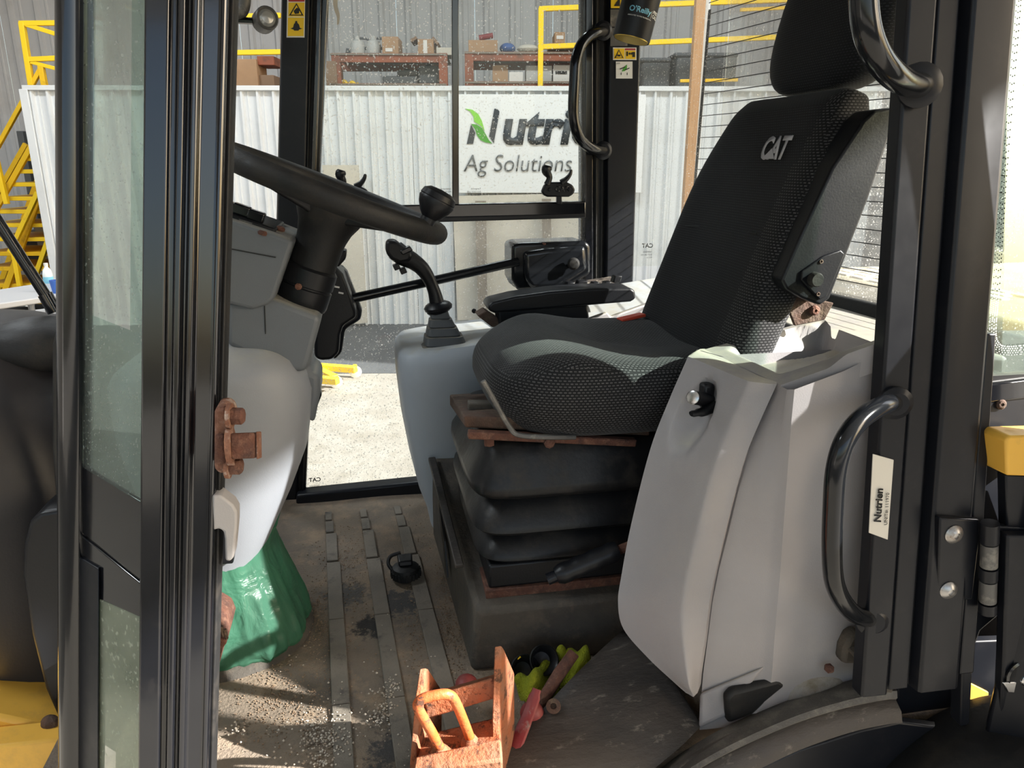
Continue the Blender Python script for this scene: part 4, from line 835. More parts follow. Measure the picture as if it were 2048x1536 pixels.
def carton(x0, y0, x1, y1, label, m='cardboard', dep=.35, d=8.63, cat='box', name='carton', sticker=None):
    t = thing(name, SP((x0+x1)/2, y1, d+dep/2), label, cat); sbox(x0, y0, x1, y1, d, dep, 'body', m, t, bevel=.004)
    if sticker: sbox(*sticker, d-.006, .005, 'sticker', 'carton_white', t, bevel=0)
    return t
carton(765, 73, 796, 111, 'brown carton with a white sticker on the left loft rack top', sticker=(771, 96, 785, 103))
t = carton(836, 78, 867, 110, 'open brown carton with raised dark flaps on the left rack top', sticker=(847, 80, 854, 108))
for s, (p, q) in enumerate((((836, 79), (824, 86)), ((867, 79), (878, 92)))): sbeam(p, q, 8.78, .03, 'flap', 'cardboard_dark', t, .3)
carton(873, 95, 905, 110, 'flat pale carton at the right end of the left rack top', 'beige_board')
for (x, lab) in ((716, 'grey plastic jug leftmost on the left rack top'), (748, 'grey plastic jug with dark handle beside the brown carton')):
    t = thing('plastic_jug', SP(x, 111, 8.75), lab, 'jug'); c = SP(x, 111, 8.75)
    MB().lathe([(.075, 0), (.08, .02), (.08, .10), (.06, .14), (.03, .155), (.03, .19), (.001, .19)], c, (0, 0, 1), 14).build('body', 'jug_grey', t)
    MB().tube(catmull([c+EX*.07+V((0, 0, .06)), c+EX*.12+V((0, 0, .10)), c+EX*.11+V((0, 0, .16)), c+EX*.03+V((0, 0, .17))], 4), .013, 8).build('handle', 'bin_grey', t)
t = thing('black_tool', SP(700, 111, 8.8), 'black angular tool left of the grey jugs', 'tool'); MB().prism([SP(x, y, 8.8) for x, y in [(690, 111), (692, 95), (700, 98), (706, 90), (710, 112)]], EY*.1).build('body', 'bin_grey', t, bevel=.01)
for (r, lab) in (((765, 152, 834, 171), 'long black tool case on the lower left shelf'), ((794, 140, 834, 151), 'small black case on top of the long black case'), ((838, 131, 876, 169), 'tall dark case at the right of the lower left shelf')):
    t = thing('tool_case', SP((r[0]+r[2])/2, r[3], 8.8), lab, 'case'); sbox(*r, 8.66, .3, 'shell', 'bin_grey', t, bevel=.02); sbox((r[0]+r[2])/2-6, r[1]-2, (r[0]+r[2])/2+6, r[1]+1, 8.7, .03, 'handle', 'decal_black', t, bevel=.004)
t = thing('yellow_strap', SP(700, 171, 8.7), 'heap of yellow strap on the lower left shelf', 'strap')
MB().tube(catmull([SP(x, y, 8.65) for x, y in [(680, 168), (688, 163), (696, 170), (704, 165), (712, 171), (718, 168)]], 5), .022, 8).build('webbing', 'yellow_paint', t)
carton(455, 118, 512, 203, 'tall plain brown carton seen past the latch post', d=8.4, sticker=(475, 174, 483, 182)); carton(517, 150, 547, 200, 'small dark carton between the plain carton and the far pillar', 'cardboard_dark', d=8.45)
carton(515, 112, 547, 130, 'flat orange brown carton high beside the far pillar', 'rack_orange', d=8.45)
carton(655, 122, 672, 200, 'narrow brown carton at the left foot of the left rack', 'cardboard_dark', d=8.5)
t = carton(937, 80, 995, 106, 'wide brown carton under a red bar on the right rack top')
tag(MB().tube([SP(958, 76, 8.7), SP(986, 71, 8.7)], .028, 10).build('red_bar', 'red_paint'), 'red bar lying on the wide brown carton', 'bar')
tag(MB().ball(SP(1015, 97, 8.75), EX*.085, EY*.1, (0, 0, .055), 12, 8).build('folded_tarp', 'tarp_blue'), 'blue folded tarp on the right rack top', 'tarp')
tag(MB().ball(SP(1056, 98, 8.75), EX*.12, EY*.1, (0, 0, .045), 12, 8).build('grey_sack', 'beige_board'), 'grey beige sack beside the blue tarp', 'sack')
carton(1098, 86, 1150, 96, 'flat brown carton under the small carton on the right rack', d=8.6); carton(1109, 64, 1130, 86, 'small brown carton with white sticker at the right rack top', d=8.62, sticker=(1113, 71, 1127, 78))
carton(985, 130, 1016, 165, 'tan paper sack box on the lower right shelf', 'cardboard'); carton(1018, 144, 1046, 165, 'small white carton on the lower right shelf', 'carton_white')
carton(1052, 131, 1104, 163, 'grey plastic bin between the white cartons', 'jug_grey', cat='bin', name='plastic_bin')
t = carton(1106, 130, 1142, 164, 'white carton with a dark printed band on the lower right shelf', 'carton_white'); sbox(1111, 142, 1134, 148, 8.622, .006, 'printed_band', 'decal_black', t, bevel=0)
carton(1046, 166, 1160, 192, 'long brown carton below the lower right shelf', 'cardboard', d=8.63)
for (r, lab) in (((1282, 118, 1342, 184), 'dark grey crate behind the far rear pillar'), ((1350, 108, 1476, 184), 'large dark grey crate right of the timber post')):
    t = thing('storage_crate', SP((r[0]+r[2])/2, r[3], 8.8), lab, 'crate'); sbox(*r, 8.5, .6, 'body', 'bin_grey', t, bevel=.03); sbox(r[0]-2, r[1]-3, r[2]+2, r[1]+6, 8.48, .64, 'lid', 'bin_grey', t, bevel=.02)
# yellow railing along the loft edge
rl = thing('loft_railing', SP(1082, 189, 7.85), 'yellow steel guard railing along the loft edge', 'railing'); rl.location.z = ptop
def pz(x, y): return SP(x, y, 7.85)
for (p, q) in (((1078, 18), (1620, -2)), ((1078, 94), (1620, 72)), ((440, 106), (562, 104)), ((440, 34), (562, 31))): MB().bar(pz(*p), pz(*q), .045, .045).build('rail', 'yellow_paint', rl, bevel=.004)
for x in (1082, ):
    a = SL(x, 16, 7.85)[0]; b_ = SL(x, 16, 7.85)[1]; shmap(MB().box(a-.025, a+.025, 7.82, 7.87, ptop-.01, b_)).build('rail_post', 'yellow_paint', rl, bevel=.004)
for i, (p, q) in enumerate((((1480, 20), (1800, 5)), ((1360, 162), (1475, 160)))): MB().bar(pz(*p), pz(*q), .03, .03).build('rail', 'yellow_shaded', rl, bevel=.003)
# rolling stair with gate
stt = thing('warehouse_stair', SH(SL(30, 600, 8.2)[0], 8.3, GZ), 'yellow steel stair with rails and gate at the end of the store room', 'stair')
DL = 8.0
for (p, q, m, w) in (((44, 45), (70, 216), 'yellow_paint', .05), ((40, 47), (125, 46), 'yellow_paint', .045), ((58, 119), (125, 116), 'yellow_paint', .045), ((52, 49), (118, 70), 'yellow_paint', .04), ((62, 124), (122, 140), 'yellow_paint', .035), ((82, 132), (98, 216), 'yellow_shaded', .05), ((84, 134), (-30, 340), 'yellow_shaded', .04), ((95, 186), (122, 188), 'yellow_shaded', .03)):
    sbeam(p, q, DL, w, 'gate_bar', m, stt)
for d in (8.05, 8.75):
    o = 0 if d < 8.5 else -14
    sbeam((66+o, 288), (-70+o, 528), d, .05, 'stringer', 'yellow_shaded', stt, .04); sbeam((112+o, 300), (-10+o, 640), d, .06, 'stringer', 'yellow_shaded', stt, .04)
ys = [318, 343, 369, 397, 423, 450, 478, 507, 537, 570, 603]
for i, y in enumerate(ys):
    x0 = 60-(y-300)*.62; a, b = SL(max(x0, -30), y, 8.1), SL(112, y, 8.1)
    shmap(MB().box(a[0], b[0], 8.06, 8.74, b[1]-.02, b[1]+.02)).build('step', 'yellow_paint' if i < 7 else 'yellow_shaded', stt, bevel=.004)
for (p, q) in (((76, 385), (20, 505)), ((28, 505), (40, 572)), ((100, 470), (52, 610)), ((-12, 300), (14, 408))): sbeam(p, q, 7.95, .045, 'brace', 'yellow_paint', stt)
c_ = SL(37, 270, 8.9); t = MB(); a, b = SP(32, 262, 9.2), SP(45, 262, 9.2); tag(shmap(MB().box(SL(32, 262, 9.2)[0], SL(45, 262, 9.2)[0], 9.2, 9.3, GZ, SL(37, 262, 9.2)[1])).build('steel_column', 'bin_grey', bevel=.005), 'dark steel column behind the yellow stair', 'column')
for (r, lab) in (((45, 462, 92, 478), 'black carton with pale print under the stair'), ((50, 484, 95, 503), 'dark coiled hose box under the stair'), ((44, 512, 92, 535), 'dark crate low under the stair')):
    t = thing('stored_box', SP((r[0]+r[2])/2, r[3], 9.0), lab, 'box'); sbox(*r, 8.85, .3, 'body', 'bin_grey', t, bevel=.01); sbox(r[0]+6, (r[1]+r[3])/2-2, r[0]+26, (r[1]+r[3])/2+3, 8.842, .006, 'print', 'beige_board', t, bevel=0)
t = thing('stored_shelf', SP(60, 600, 9.0), 'grey shelf frame behind the stair', 'shelf')
for y in (480, 505, 538): sbox(30, y, 112, y+4, 8.8, .4, 'shelf_board', 'jug_grey', t, bevel=.002)
for x in (35, 105): sbox(x-3, 455, x+3, 640, 8.8, .04, 'upright', 'jug_grey', t, bevel=.002)
# folding table with a bottle and a cup
tb = thing('folding_table', WZ(60, 600, GZ+.02), 'grey folding table beside the yellow stair', 'table')
q = [WZ(-60, 628, .13), WZ(128, 600, .13), WZ(150, 566, .13), WZ(0, 590, .13)]; MB().prism(q, (0, 0, .04)).build('table_top', 'table_grey', tb, bevel=.008)
for (x, y) in ((46, 612), (80, 612)): p = WZ(x, y, .13)+V((0, .12, 0)); MB().tube([p, V((p.x, p.y, GZ))], .02, 10).build('leg', 'tube_grey', tb)
q2 = [WZ(-40, 655, -.10), WZ(125, 640, -.10), WZ(150, 618, -.10), WZ(60, 628, -.10)]; MB().prism(q2, (0, 0, .03)).build('lower_bench', 'table_grey', tb, bevel=.006)
tc_ = WZ(101, 583, .17); bt = thing('water_bottle', tc_, 'clear water bottle standing on the grey table', 'bottle'); MB().lathe([(.030, 0), (.032, .01), (.031, .07), (.032, .12), (.026, .15), (.012, .17), (.012, .18)], tc_, (0, 0, 1), 14).build('body', 'bottle_clear', bt); MB().lathe([(.014, .18), (.014, .198), (.001, .198)], tc_, (0, 0, 1), 12).build('cap', 'carton_white', bt)
MB().lathe([(.0325, .06), (.0325, .105)], tc_, (0, 0, 1), 14, False).build('label_band', 'decal_blue', bt)
cp = WZ(114, 586, .17); tag(MB().lathe([(.026, 0), (.036, .09), (.034, .09), (.025, .005), (.001, .005)], cp, (0, 0, 1), 14).build('party_cup', 'cup_blue'), 'blue plastic cup on the grey table by the corner bar', 'cup')
for k, (x, y) in enumerate(((33, 606), (58, 606))):
    c = WZ(x, y+6, -.07); j = thing('glass_jar', c, ('left', 'right')[k]+' clear jar on the bench under the grey table', 'jar'); MB().lathe([(.028, 0), (.030, .01), (.030, .06), (.02, .08)], c, (0, 0, 1), 12).build('body', 'bottle_clear', j)
tag(MB().box(*(lambda p: (p.x-.03, p.x+.03, p.y-.03, p.y+.03, GZ, p.z))(WZ(5, 622, .05))).build('wood_block', 'wood', bevel=.004), 'short upright timber block at the left edge', 'block')
# ------------------------------------------------------------------ loader body outside the cab
def sell(c, a, b, h, e1=.6, e2=.6, n=56, m=28):
    r = []
    for i in range(m+1):
        t = -math.pi/2+math.pi*i/m; cz, sz = sgp(math.cos(t), e2), sgp(math.sin(t), e2); r.append([V(c)+V((a*sgp(math.cos(k), e1)*cz, b*sgp(math.sin(k), e1)*cz, h*sz)) for k in [2*math.pi*q/n for q in range(n)]])
    return MB().loft(r)
hd = thing('loader_hood', (-1.05, 1.9, -.55), 'dark brown black rounded plastic hood left of the corner bar', 'hood')
sell((-1.02, 1.92, .10), .46, .44, .60, .62, .62).build('cover', 'hood_plastic', hd, ang=80)
hp_ = MB(); cpt = [(44, 1150), (46, 1090), (58, 1045), (80, 1025), (130, 1018), (135, 1450), (118, 1445), (90, 1380), (62, 1270)]
MB().prism([W(x, y, 1.42) for x, y in cpt], (0, .10, 0)).build('lamp_housing', 'black_plastic', hd, bevel=.02, seg=4)
MB().prism([W(x, y, 1.50) for x, y in [(104, 690), (112, 660), (125, 650), (128, 1040), (112, 1010), (104, 900)]], (0, .03, 0)).build('edge_trim', 'decal_black', hd, bevel=.004)
fr_ = thing('loader_chassis', (-.9, 1.5, GZ), 'yellow steel front frame of the loader low at the left', 'frame')
MB().prism([W(x, y, 1.40) for x, y in [(-160, 1400), (30, 1440), (125, 1462), (125, 1700), (-160, 1700)]], (0, .5, 0)).build('plate', 'machine_yellow', fr_, bevel=.01)
MB().prism([W(x, y, 1.34) for x, y in [(-160, 1510), (125, 1478), (125, 1700), (-160, 1700)]], (0, .06, 0)).build('side_plate', 'machine_yellow', fr_, bevel=.006)
MB().prism([W(x, y, 1.33) for x, y in [(70, 1560), (95, 1530), (130, 1512), (130, 1700), (70, 1700)]], (0, .03, 0)).build('dark_bracket', 'black_paint_dull', fr_, bevel=.006)
MB().ball(W(101, 1446, 1.385), (.018, 0, 0), (0, .012, 0), (0, 0, .018), 14, 8).build('bolt', 'rust_dark', fr_)
gs = thing('gas_strut', W(110, 624, 1.9), 'slim black rod slanting down to the hood', 'rod'); MB().tube([W(-420, -205, 1.9), W(92, 592, 1.9)], .0125, 12).build('rod', 'black_gloss', gs); MB().tube([W(90, 588, 1.9), W(110, 624, 1.9)], .016, 12).build('end_fitting', 'black_paint', gs)
tag(sell(W(52, 655, 1.75)+V((0, .05, -.05)), .10, .10, .06, .8, .8, 24, 10).build('hose_fitting', 'rubber'), 'dark curved hose end on the hood', 'hose')
wl_ = thing('work_light', W(520, 40, 2.0), 'small round work light on a bent tube behind the corner glass', 'lamp')
MB().tube(catmull([W(430, 45, 2.1), W(465, 32, 2.1), W(485, 20, 2.1), W(490, -20, 2.1), W(488, -80, 2.1)], 6), .015, 12).build('bracket_tube', 'steel_worn', wl_)
MB().tube([W(455, 40, 2.1), W(505, 42, 2.1)], .008, 8).build('arm', 'black_paint', wl_)
lc = W(530, 40, 2.1); ld = V((.35, -.9, .1)); MB().lathe([(.014, -.05), (.028, -.02), (.028, .02), (.025, .024), (.021, .020)], lc, ld, 22).build('housing', 'steel_worn', wl_); MB().lathe([(.021, .019), (.014, .026), (.0, .028)], lc, ld, 22).build('lens', 'light_lens', wl_)
mr = thing('mirror_bracket', W(112, 40, 1.3), 'black mirror bracket at the top of the corner bar', 'bracket'); MB().prism([W(x, y, 1.28) for x, y in [(104, -60), (125, -60), (125, 96), (113, 96), (108, 20)]], (0, .02, 0)).build('bracket', 'black_paint', mr, bevel=.004)
# engine hood behind the rear window
eh = thing('engine_hood', (1.9, 1.75, GZ), 'khaki dusty engine hood behind the rear window', 'hood')
MB().box(1.42, 2.6, 1.15, 2.35, -.3, .70).build('cover', 'engine_khaki', eh, bevel=.05, seg=4)
gb = MB()
lou = None  # pale boxes stand for sun shining through the hood grille
for r_ in range(6):
    for c_2 in range(7):
        p = V((1.50+.045*r_, 2.24-.085*c_2-(.04 if r_ % 2 else 0), .701))
        if lou is None: lou = MB().box(p.x-.014, p.x+.014, p.y-.033, p.y+.033, p.z-.004, p.z+.004).build('lit_slot', 'unit_plate', eh, bevel=.002); lp0 = V(p)
        else: copyo(lou, eh, p-lp0)

# yellow wheeled stand on the ground beyond the far glass
ws = thing('rolling_stand', WZ(690, 760, GZ), 'low yellow wheeled stand on the ground beyond the far glass', 'stand')
gz = GZ+.09
for p, q in (((560, 727), (712, 739)), ((600, 722), (670, 757)), ((560, 752), (676, 762))): MB().bar(WZ(*p, gz), WZ(*q, gz), .06, .05).build('bar', 'yellow_paint', ws, bevel=.005)
for p in ((711, 744), (672, 764)):
    c = WZ(*p, GZ+.045); MB().lathe([(.02, -.02), (.045, -.018), (.045, .018), (.02, .02)], c, (.3, 1, 0), 18).build('caster', 'carton_white', ws); MB().bar(c, c+V((0, 0, .06)), .03, .03, up=(0, 1, 0)).build('fork', 'yellow_shaded', ws)
# ------------------------------------------------------------------ grab handles
def handle(pts, r, label, ends, m='black_gloss'):
    t = thing('grab_handle', pts[-1], label, 'handle'); MB().tube(catmull(pts, 7), r, 18).build('bar', m, t)
    for p, d in ends: MB().lathe([(r*1.15, -.006), (r*1.75, 0), (r*1.75, .008), (r*1.2, .014)], p, d, 18).build('foot', 'black_paint_dull', t)
    return t
handle([W(1212, 63, 2.285), W(1190, 66, 2.23), W(1168, 82, 2.19), W(1153, 115, 2.17), W(1149, 165, 2.165), W(1147, 225, 2.165), W(1154, 265, 2.17), W(1170, 288, 2.19), W(1190, 299, 2.23), W(1210, 301, 2.285)], .0155, 'black grab handle on the far window frame', [(W(1205, 62, 2.275), (0, -1, 0)), (W(1205, 301, 2.275), (0, -1, 0))])
handle([W(1846, 172, 1.06), W(1815, 166, 1.02), W(1785, 148, .985), W(1757, 115, .965), W(1738, 72, .955), W(1729, 20, .955), W(1727, -60, .96), W(1727, -140, .97)], .0185, 'upper black grab handle on the rear door post', [(W(1836, 171, 1.055), (-.3, -1, 0))])
handle([W(1795, 803, 1.02), W(1762, 812, .985), W(1722, 838, .96), W(1690, 880, .945), W(1672, 940, .94), W(1666, 1020, .94), W(1664, 1100, .94), W(1668, 1160, .945), W(1684, 1200, .955), W(1710, 1228, .97), W(1748, 1240, 1.0)], .0155, 'lower black grab handle on the rear door post', [(W(1788, 804, 1.012), (-.3, -1, 0)), (W(1742, 1239, .99), (-.3, -1, .1))])
# ------------------------------------------------------------------ far side: support bar, its box, black cover
bx = thing('window_support', W(1110, 560, 2.22), 'glossy black housing with a round knob and a long bar across the far window', 'housing')
MB().prism([W(x, y, 2.16) for x, y in [(1024, 490), (1040, 486), (1172, 482), (1182, 492), (1182, 548), (1150, 566), (1120, 582), (1060, 580), (1035, 582), (1024, 560)]], (0, .13, 0)).build('housing', 'black_gloss', bx, bevel=.016, seg=4)
MB().prism([W(x, y, 2.14) for x, y in [(1048, 504), (1095, 497), (1172, 492), (1176, 540), (1120, 576), (1064, 578), (1050, 560)]], (0, .06, 0)).build('front_cover', 'black_gloss', bx, bevel=.014, seg=4)
MB().lathe([(.006, -.01), (.006, .01), (.017, .014), (.018, .022), (.012, .030), (0, .032)], W(1146, 527, 2.14), (-.2, -1, .1), 22).build('knob', 'rubber', bx)
MB().tube([W(1036, 523, 2.165), W(870, 561, 2.12), W(700, 598, 2.08)], .0135, 16).build('bar', 'black_gloss', bx)
MB().lathe([(.006, 0), (.006, .003)], W(1088, 488, 2.165), (0, -.6, 1), 10).build('screw', 'rust', bx)
cv = thing('corner_cover', W(660, 715, 2.08), 'tall black moulded cover behind the steering column', 'cover')
MB().prism([W(x, y, 2.0) for x, y in [(628, 560), (642, 535), (668, 530), (686, 548), (712, 622), (713, 635), (686, 652), (680, 672), (678, 706), (664, 720), (640, 722), (628, 714)]], (0, .12, 0)).build('shell', 'black_plastic', cv, bevel=.014, seg=4)
MB().prism([W(x, y, 2.10) for x, y in [(680, 530), (694, 545), (724, 622), (722, 640), (690, 660), (684, 706), (668, 722), (650, 600)]], (0, .06, 0)).build('back_shell', 'black_paint_dull', cv, bevel=.010)
MB().prism([W(x, y, 2.0) for x, y in [(664, 520), (676, 502), (694, 500), (692, 518), (676, 536)]], (0, .05, 0)).build('top_lug', 'black_plastic', cv, bevel=.006)
for (x, y) in ((674, 573), (682, 585)): MB().bar(W(x-5, y, 1.998), W(x+5, y+2, 1.998), .003, .004).build('chip', 'carton_white', cv)
# ------------------------------------------------------------------ latch striker and grey handle on the latch post
sk_ = thing('latch_striker', W(440, 950, 1.0), 'rusty door striker with bolts and square pin on the latch post', 'striker')
MB().prism([W(x, y, .985) for x, y in [(428, 818), (452, 815), (463, 828), (466, 860), (456, 875), (466, 925), (458, 945), (440, 950), (428, 940)]], (0, .05, 0)).build('plate', 'rust_pale', sk_, bevel=.005)
MB().prism([W(x, y, .975) for x, y in [(428, 872), (448, 872), (452, 930), (428, 932)]], (0, .06, 0)).build('inner_plate', 'rust', sk_, bevel=.004)
for (x, y) in ((462, 832), (459, 932)): 
    p = W(x, y, .99); MB().lathe([(.017, -.004), (.017, .001)], p, (1, -.1, -.05), 18).build('washer', 'rust_pale', sk_); MB().lathe([(.0115, 0), (.0115, .014), (.009, .017), (0, .017)], p, (1, -.1, -.05), 6).build('bolt', 'rust', sk_)
a, b = W(462, 892, .985), W(516, 890, .985); MB().lathe([(.026, -.004), (.026, .003)], a, (1, 0, 0), 20).build('washer', 'rust_pale', sk_)
MB().bar(a, b, .034, .034, up=(0, .35, 1)).build('pin', 'rust', sk_, bevel=.004); MB().bar(b, lerp(a, b, 1.07), .036, .036, up=(0, .35, 1)).build('pin_end', 'rust_pale', sk_, bevel=.004)
gh = thing('pull_handle', W(450, 1125, 1.02), 'pale grey curved pull handle behind the latch post', 'handle')
MB().prism([W(x, y, 1.015) for x, y in [(424, 990), (440, 990), (466, 1010), (474, 1024), (474, 1050), (468, 1115), (460, 1124), (450, 1122), (449, 1080), (447, 1064), (438, 1058), (424, 1062)]], (0, .03, 0)).build('grip', 'grey_plastic_pale', gh, bevel=.008, seg=3)
# ------------------------------------------------------------------ hinge on the rear post, folded door
hg = thing('door_hinge', W(1930, 1130, .98), 'heavy black steel hinge with two round bolts on the rear post', 'hinge')
MB().prism([W(x, y, .972) for x, y in [(1880, 1036), (1960, 1040), (1960, 1075), (1945, 1200), (1875, 1202)]], (0, .014, 0)).build('leaf', 'black_paint_dull', hg, bevel=.003)
MB().prism([W(x, y, .965) for x, y in [(1988, 1052), (2240, 1062), (2240, 1215), (1985, 1224)]], (0, .014, 0)).build('leaf', 'black_paint_dull', hg, bevel=.003)
for (x, y) in ((1907, 1068), (1896, 1180)): MB().lathe([(.0165, 0), (.0165, .002), (.013, .006), (.006, .009), (.005, .006), (0, .006)], W(x, y, .972), (-.05, -1, 0), 20).build('bolt', 'steel', hg)
for (y0, y1, m, r) in ((1046, 1084, 'black_paint_dull', .0145), (1087, 1132, 'steel_worn', .0135), (1135, 1158, 'black_paint_dull', .0145), (1161, 1202, 'steel_worn', .0135), (1205, 1224, 'black_paint_dull', .0145)):
    MB().tube([W(1980-(y0-1046)*.03, y0, .955), W(1980-(y1-1046)*.03, y1, .955)], r, 18).build('knuckle', m, hg)
dr = struct('door_1', W(2030, 1300, .95), 'black cab door folded back beside the hinge')
MB().prism([W(x, y, .962) for x, y in [(1996, 1060), (2240, 1060), (2240, 1600), (1978, 1600), (1982, 1480), (1990, 1300)]], (0, -.02, 0)).build('panel', 'black_paint_dull', dr, bevel=.004)
MB().lathe([(.030, 0), (.030, .003), (.026, .005), (.022, .003)], W(2040, 1348, .94), (0, -1, 0), 24).build('lock_ring', 'black_paint', dr)
MB().lathe([(.014, 0), (.014, .012), (.012, .014), (0, .014)], W(2046, 1352, .94), (0, -1, 0), 20).build('lock_cylinder', 'chrome', dr)
MB().prism([W(x, y, .935) for x, y in [(2006, 1366), (2060, 1362), (2060, 1388), (2016, 1386)]], (0, .005, 0)).build('lock_lever', 'chrome', dr, bevel=.002)
dA, dB = V((1.075, .955, 0)), V((1.72, .33, 0)); dn_ = V((.69, .71, 0))*.03  # unseen door leaf, its solid part raised to shade the cab floor
def dpl(z0, z1, t0, t1, k=0, th=1.0):
    a, b = lerp(dA, dB, t0)+dn_*k, lerp(dA, dB, t1)+dn_*k; z0, z1 = V((0, 0, z0)), V((0, 0, z1)); e = dn_*th; return MB().hexa([a+z0, b+z0, b+e+z0, a+e+z0, a+z1, b+z1, b+e+z1, a+e+z1])
dpl(-.05, .95, 0, 1).build('shade_skin', 'black_paint_dull', dr, bevel=.006); dpl(.95, 1.70, 0, .07).build('stile', 'black_paint_dull', dr, bevel=.006); dpl(.95, 1.70, .93, 1).build('stile', 'black_paint_dull', dr, bevel=.006); dpl(1.64, 1.70, .07, .93).build('top_rail', 'black_paint_dull', dr, bevel=.006); dpl(.95, 1.64, .07, .93, .4, .2).build('pane', 'glass_clear', dr)
yb = thing('yellow_stop', W(2030, 960, .98), 'dull yellow bracket block at the right edge', 'bracket'); MB().prism([W(x, y, .96) for x, y in [(2012, 880), (2020, 872), (2100, 870), (2100, 955), (2014, 952)]], (0, .05, 0)).build('block', 'machine_yellow', yb, bevel=.005)
MB().prism([W(x, y, .968) for x, y in [(2012, 950), (2100, 955), (2100, 1062), (2014, 1062)]], (0, .02, 0)).build('bracket_arm', 'black_paint_dull', yb, bevel=.003)
yf = thing('body_flange', W(1960, 1480, 1.02), 'orange yellow body flange below the rear post', 'flange')
MB().prism([W(x, y, 1.03) for x, y in [(1942, 1452), (1946, 1452), (1972, 1455), (1980, 1476), (2000, 1484), (1940, 1490), (1936, 1470)]], (0, .03, 0)).build('tab', 'machine_yellow', yf, bevel=.002)
MB().prism([W(x, y, 1.06) for x, y in [(1938, 1365), (1978, 1385), (1972, 1440), (1940, 1452)]], (0, .02, 0)).build('plate', 'machine_yellow', yf, bevel=.002)
# ------------------------------------------------------------------ wheel arch and inner plate at the door sill
fe = thing('wheel_arch', W(1600, 1440, 1.0), 'dusty black rubber edged wheel arch below the console', 'wheel arch')
def sweep(tops, bots, Y0, Y1): return [[W(x, y, Y0) for x, y in tops], [W(x, y, Y1) for x, y in bots]]
ct_ = [(1250, 1600), (1330, 1530), (1400, 1482), (1470, 1444), (1560, 1405), (1640, 1378), (1720, 1355), (1762, 1344)]
cm_ = [(1300, 1600), (1380, 1548), (1450, 1508), (1540, 1466), (1620, 1435), (1700, 1412), (1770, 1398), (1795, 1396)]
cl_ = [(1420, 1600), (1480, 1560), (1540, 1528), (1600, 1500), (1660, 1478), (1720, 1460), (1780, 1448), (1805, 1446)]
A = [W(x, y, 1.055) for x, y in ct_]; B = [W(x, y, .985) for x, y in cm_]; C_ = [W(x, y, .965) for x, y in cl_]
ac, bc, cc = catmull(A, 6), catmull(B, 6), catmull(C_, 6)
MB().solid([ac, [lerp(p, q, .5)+V((0, 0, .008)) for p, q in zip(ac, bc)], [lerp(p, q, .85)+V((0, -.004, .010)) for p, q in zip(ac, bc)], bc], (.004, .012, -.02)).build('top_flange', 'arch_dusty', fe, ang=50)
MB().solid([[p+V((0, .006, -.004)) for p in bc], [lerp(p, q, .5)+V((0, -.004, 0)) for p, q in zip(bc, cc)], cc], (0, .03, 0)).build('side_lip', 'scratched_dark', fe, ang=50)
MB().prism([W(x, y, .99) for x, y in [(1722, 1326), (1738, 1318), (1790, 1366), (1786, 1392), (1768, 1385)]], (0, .05, 0)).build('corner_cap', 'dusty_dark', fe, bevel=.005)
MB().prism([W(x, y, 1.01) for x, y in [(1440, 1600), (1500, 1545), (1600, 1500), (1720, 1462), (1800, 1445), (1990, 1470), (2100, 1500), (2100, 1700), (1440, 1700)]], (0, .02, 0)).build('shadow_sheet', 'black_paint_dull', fe, bevel=.004)  # black sheet stands in for the shadow below the arch
MB().prism([W(x, y, 1.064) for x, y in [(1795, 1290), (2250, 1270), (2250, 1700), (1795, 1700)]], (0, .02, 0)).build('dark_filler', 'black_paint_dull', fe, bevel=.004)  # dark filler sheet added to hide bright sunlit surfaces in the gap
ty = thing('rear_tyre', (1.15, .90, GZ), 'dark rear tyre below the wheel arch', 'tyre'); MB().lathe([(.16, -.13), (.30, -.13), (.325, -.09), (.33, 0), (.325, .09), (.30, .13), (.16, .13)], (1.18, .92, GZ+.33), (0, 1, 0), 64).build('tread', 'rubber', ty)
pp = thing('kick_plate', W(1250, 1260, 1.25), 'scratched dark plastic plate sloping below the console', 'plate')
P00, P10, P11, P01 = W(1025, 1500, 1.20), W(1255, 1252, 1.31), W(1405, 1452, 1.08), W(1330, 1536, 1.02)
Lp = catmull([W(985, 1560, 1.04), W(1030, 1485, 1.10), W(1100, 1402, 1.175), (W(1180, 1320, 1.245)), W(1250, 1256, 1.30)], 6); Rp = catmull([W(1180, 1640, 1.00), W(1270, 1570, 1.02), W(1320, 1528, 1.035), W(1365, 1490, 1.05), W(1402, 1452, 1.08)], 6)
MB().solid([[lerp(p, q, k/10)+V((0, 0, .018*math.sin(math.pi*k/10))) for k in range(11)] for p, q in zip(Lp, Rp)], (.01, .02, -.012)).build('sheet', 'scratched_dark', pp, ang=60)
MB().lathe([(.014, 0), (.014, .003), (.006, .003), (.006, 0)], W(1107, 1413, 1.15), (-.2, -.6, .8), 16).build('plug', 'rust_dark', pp)
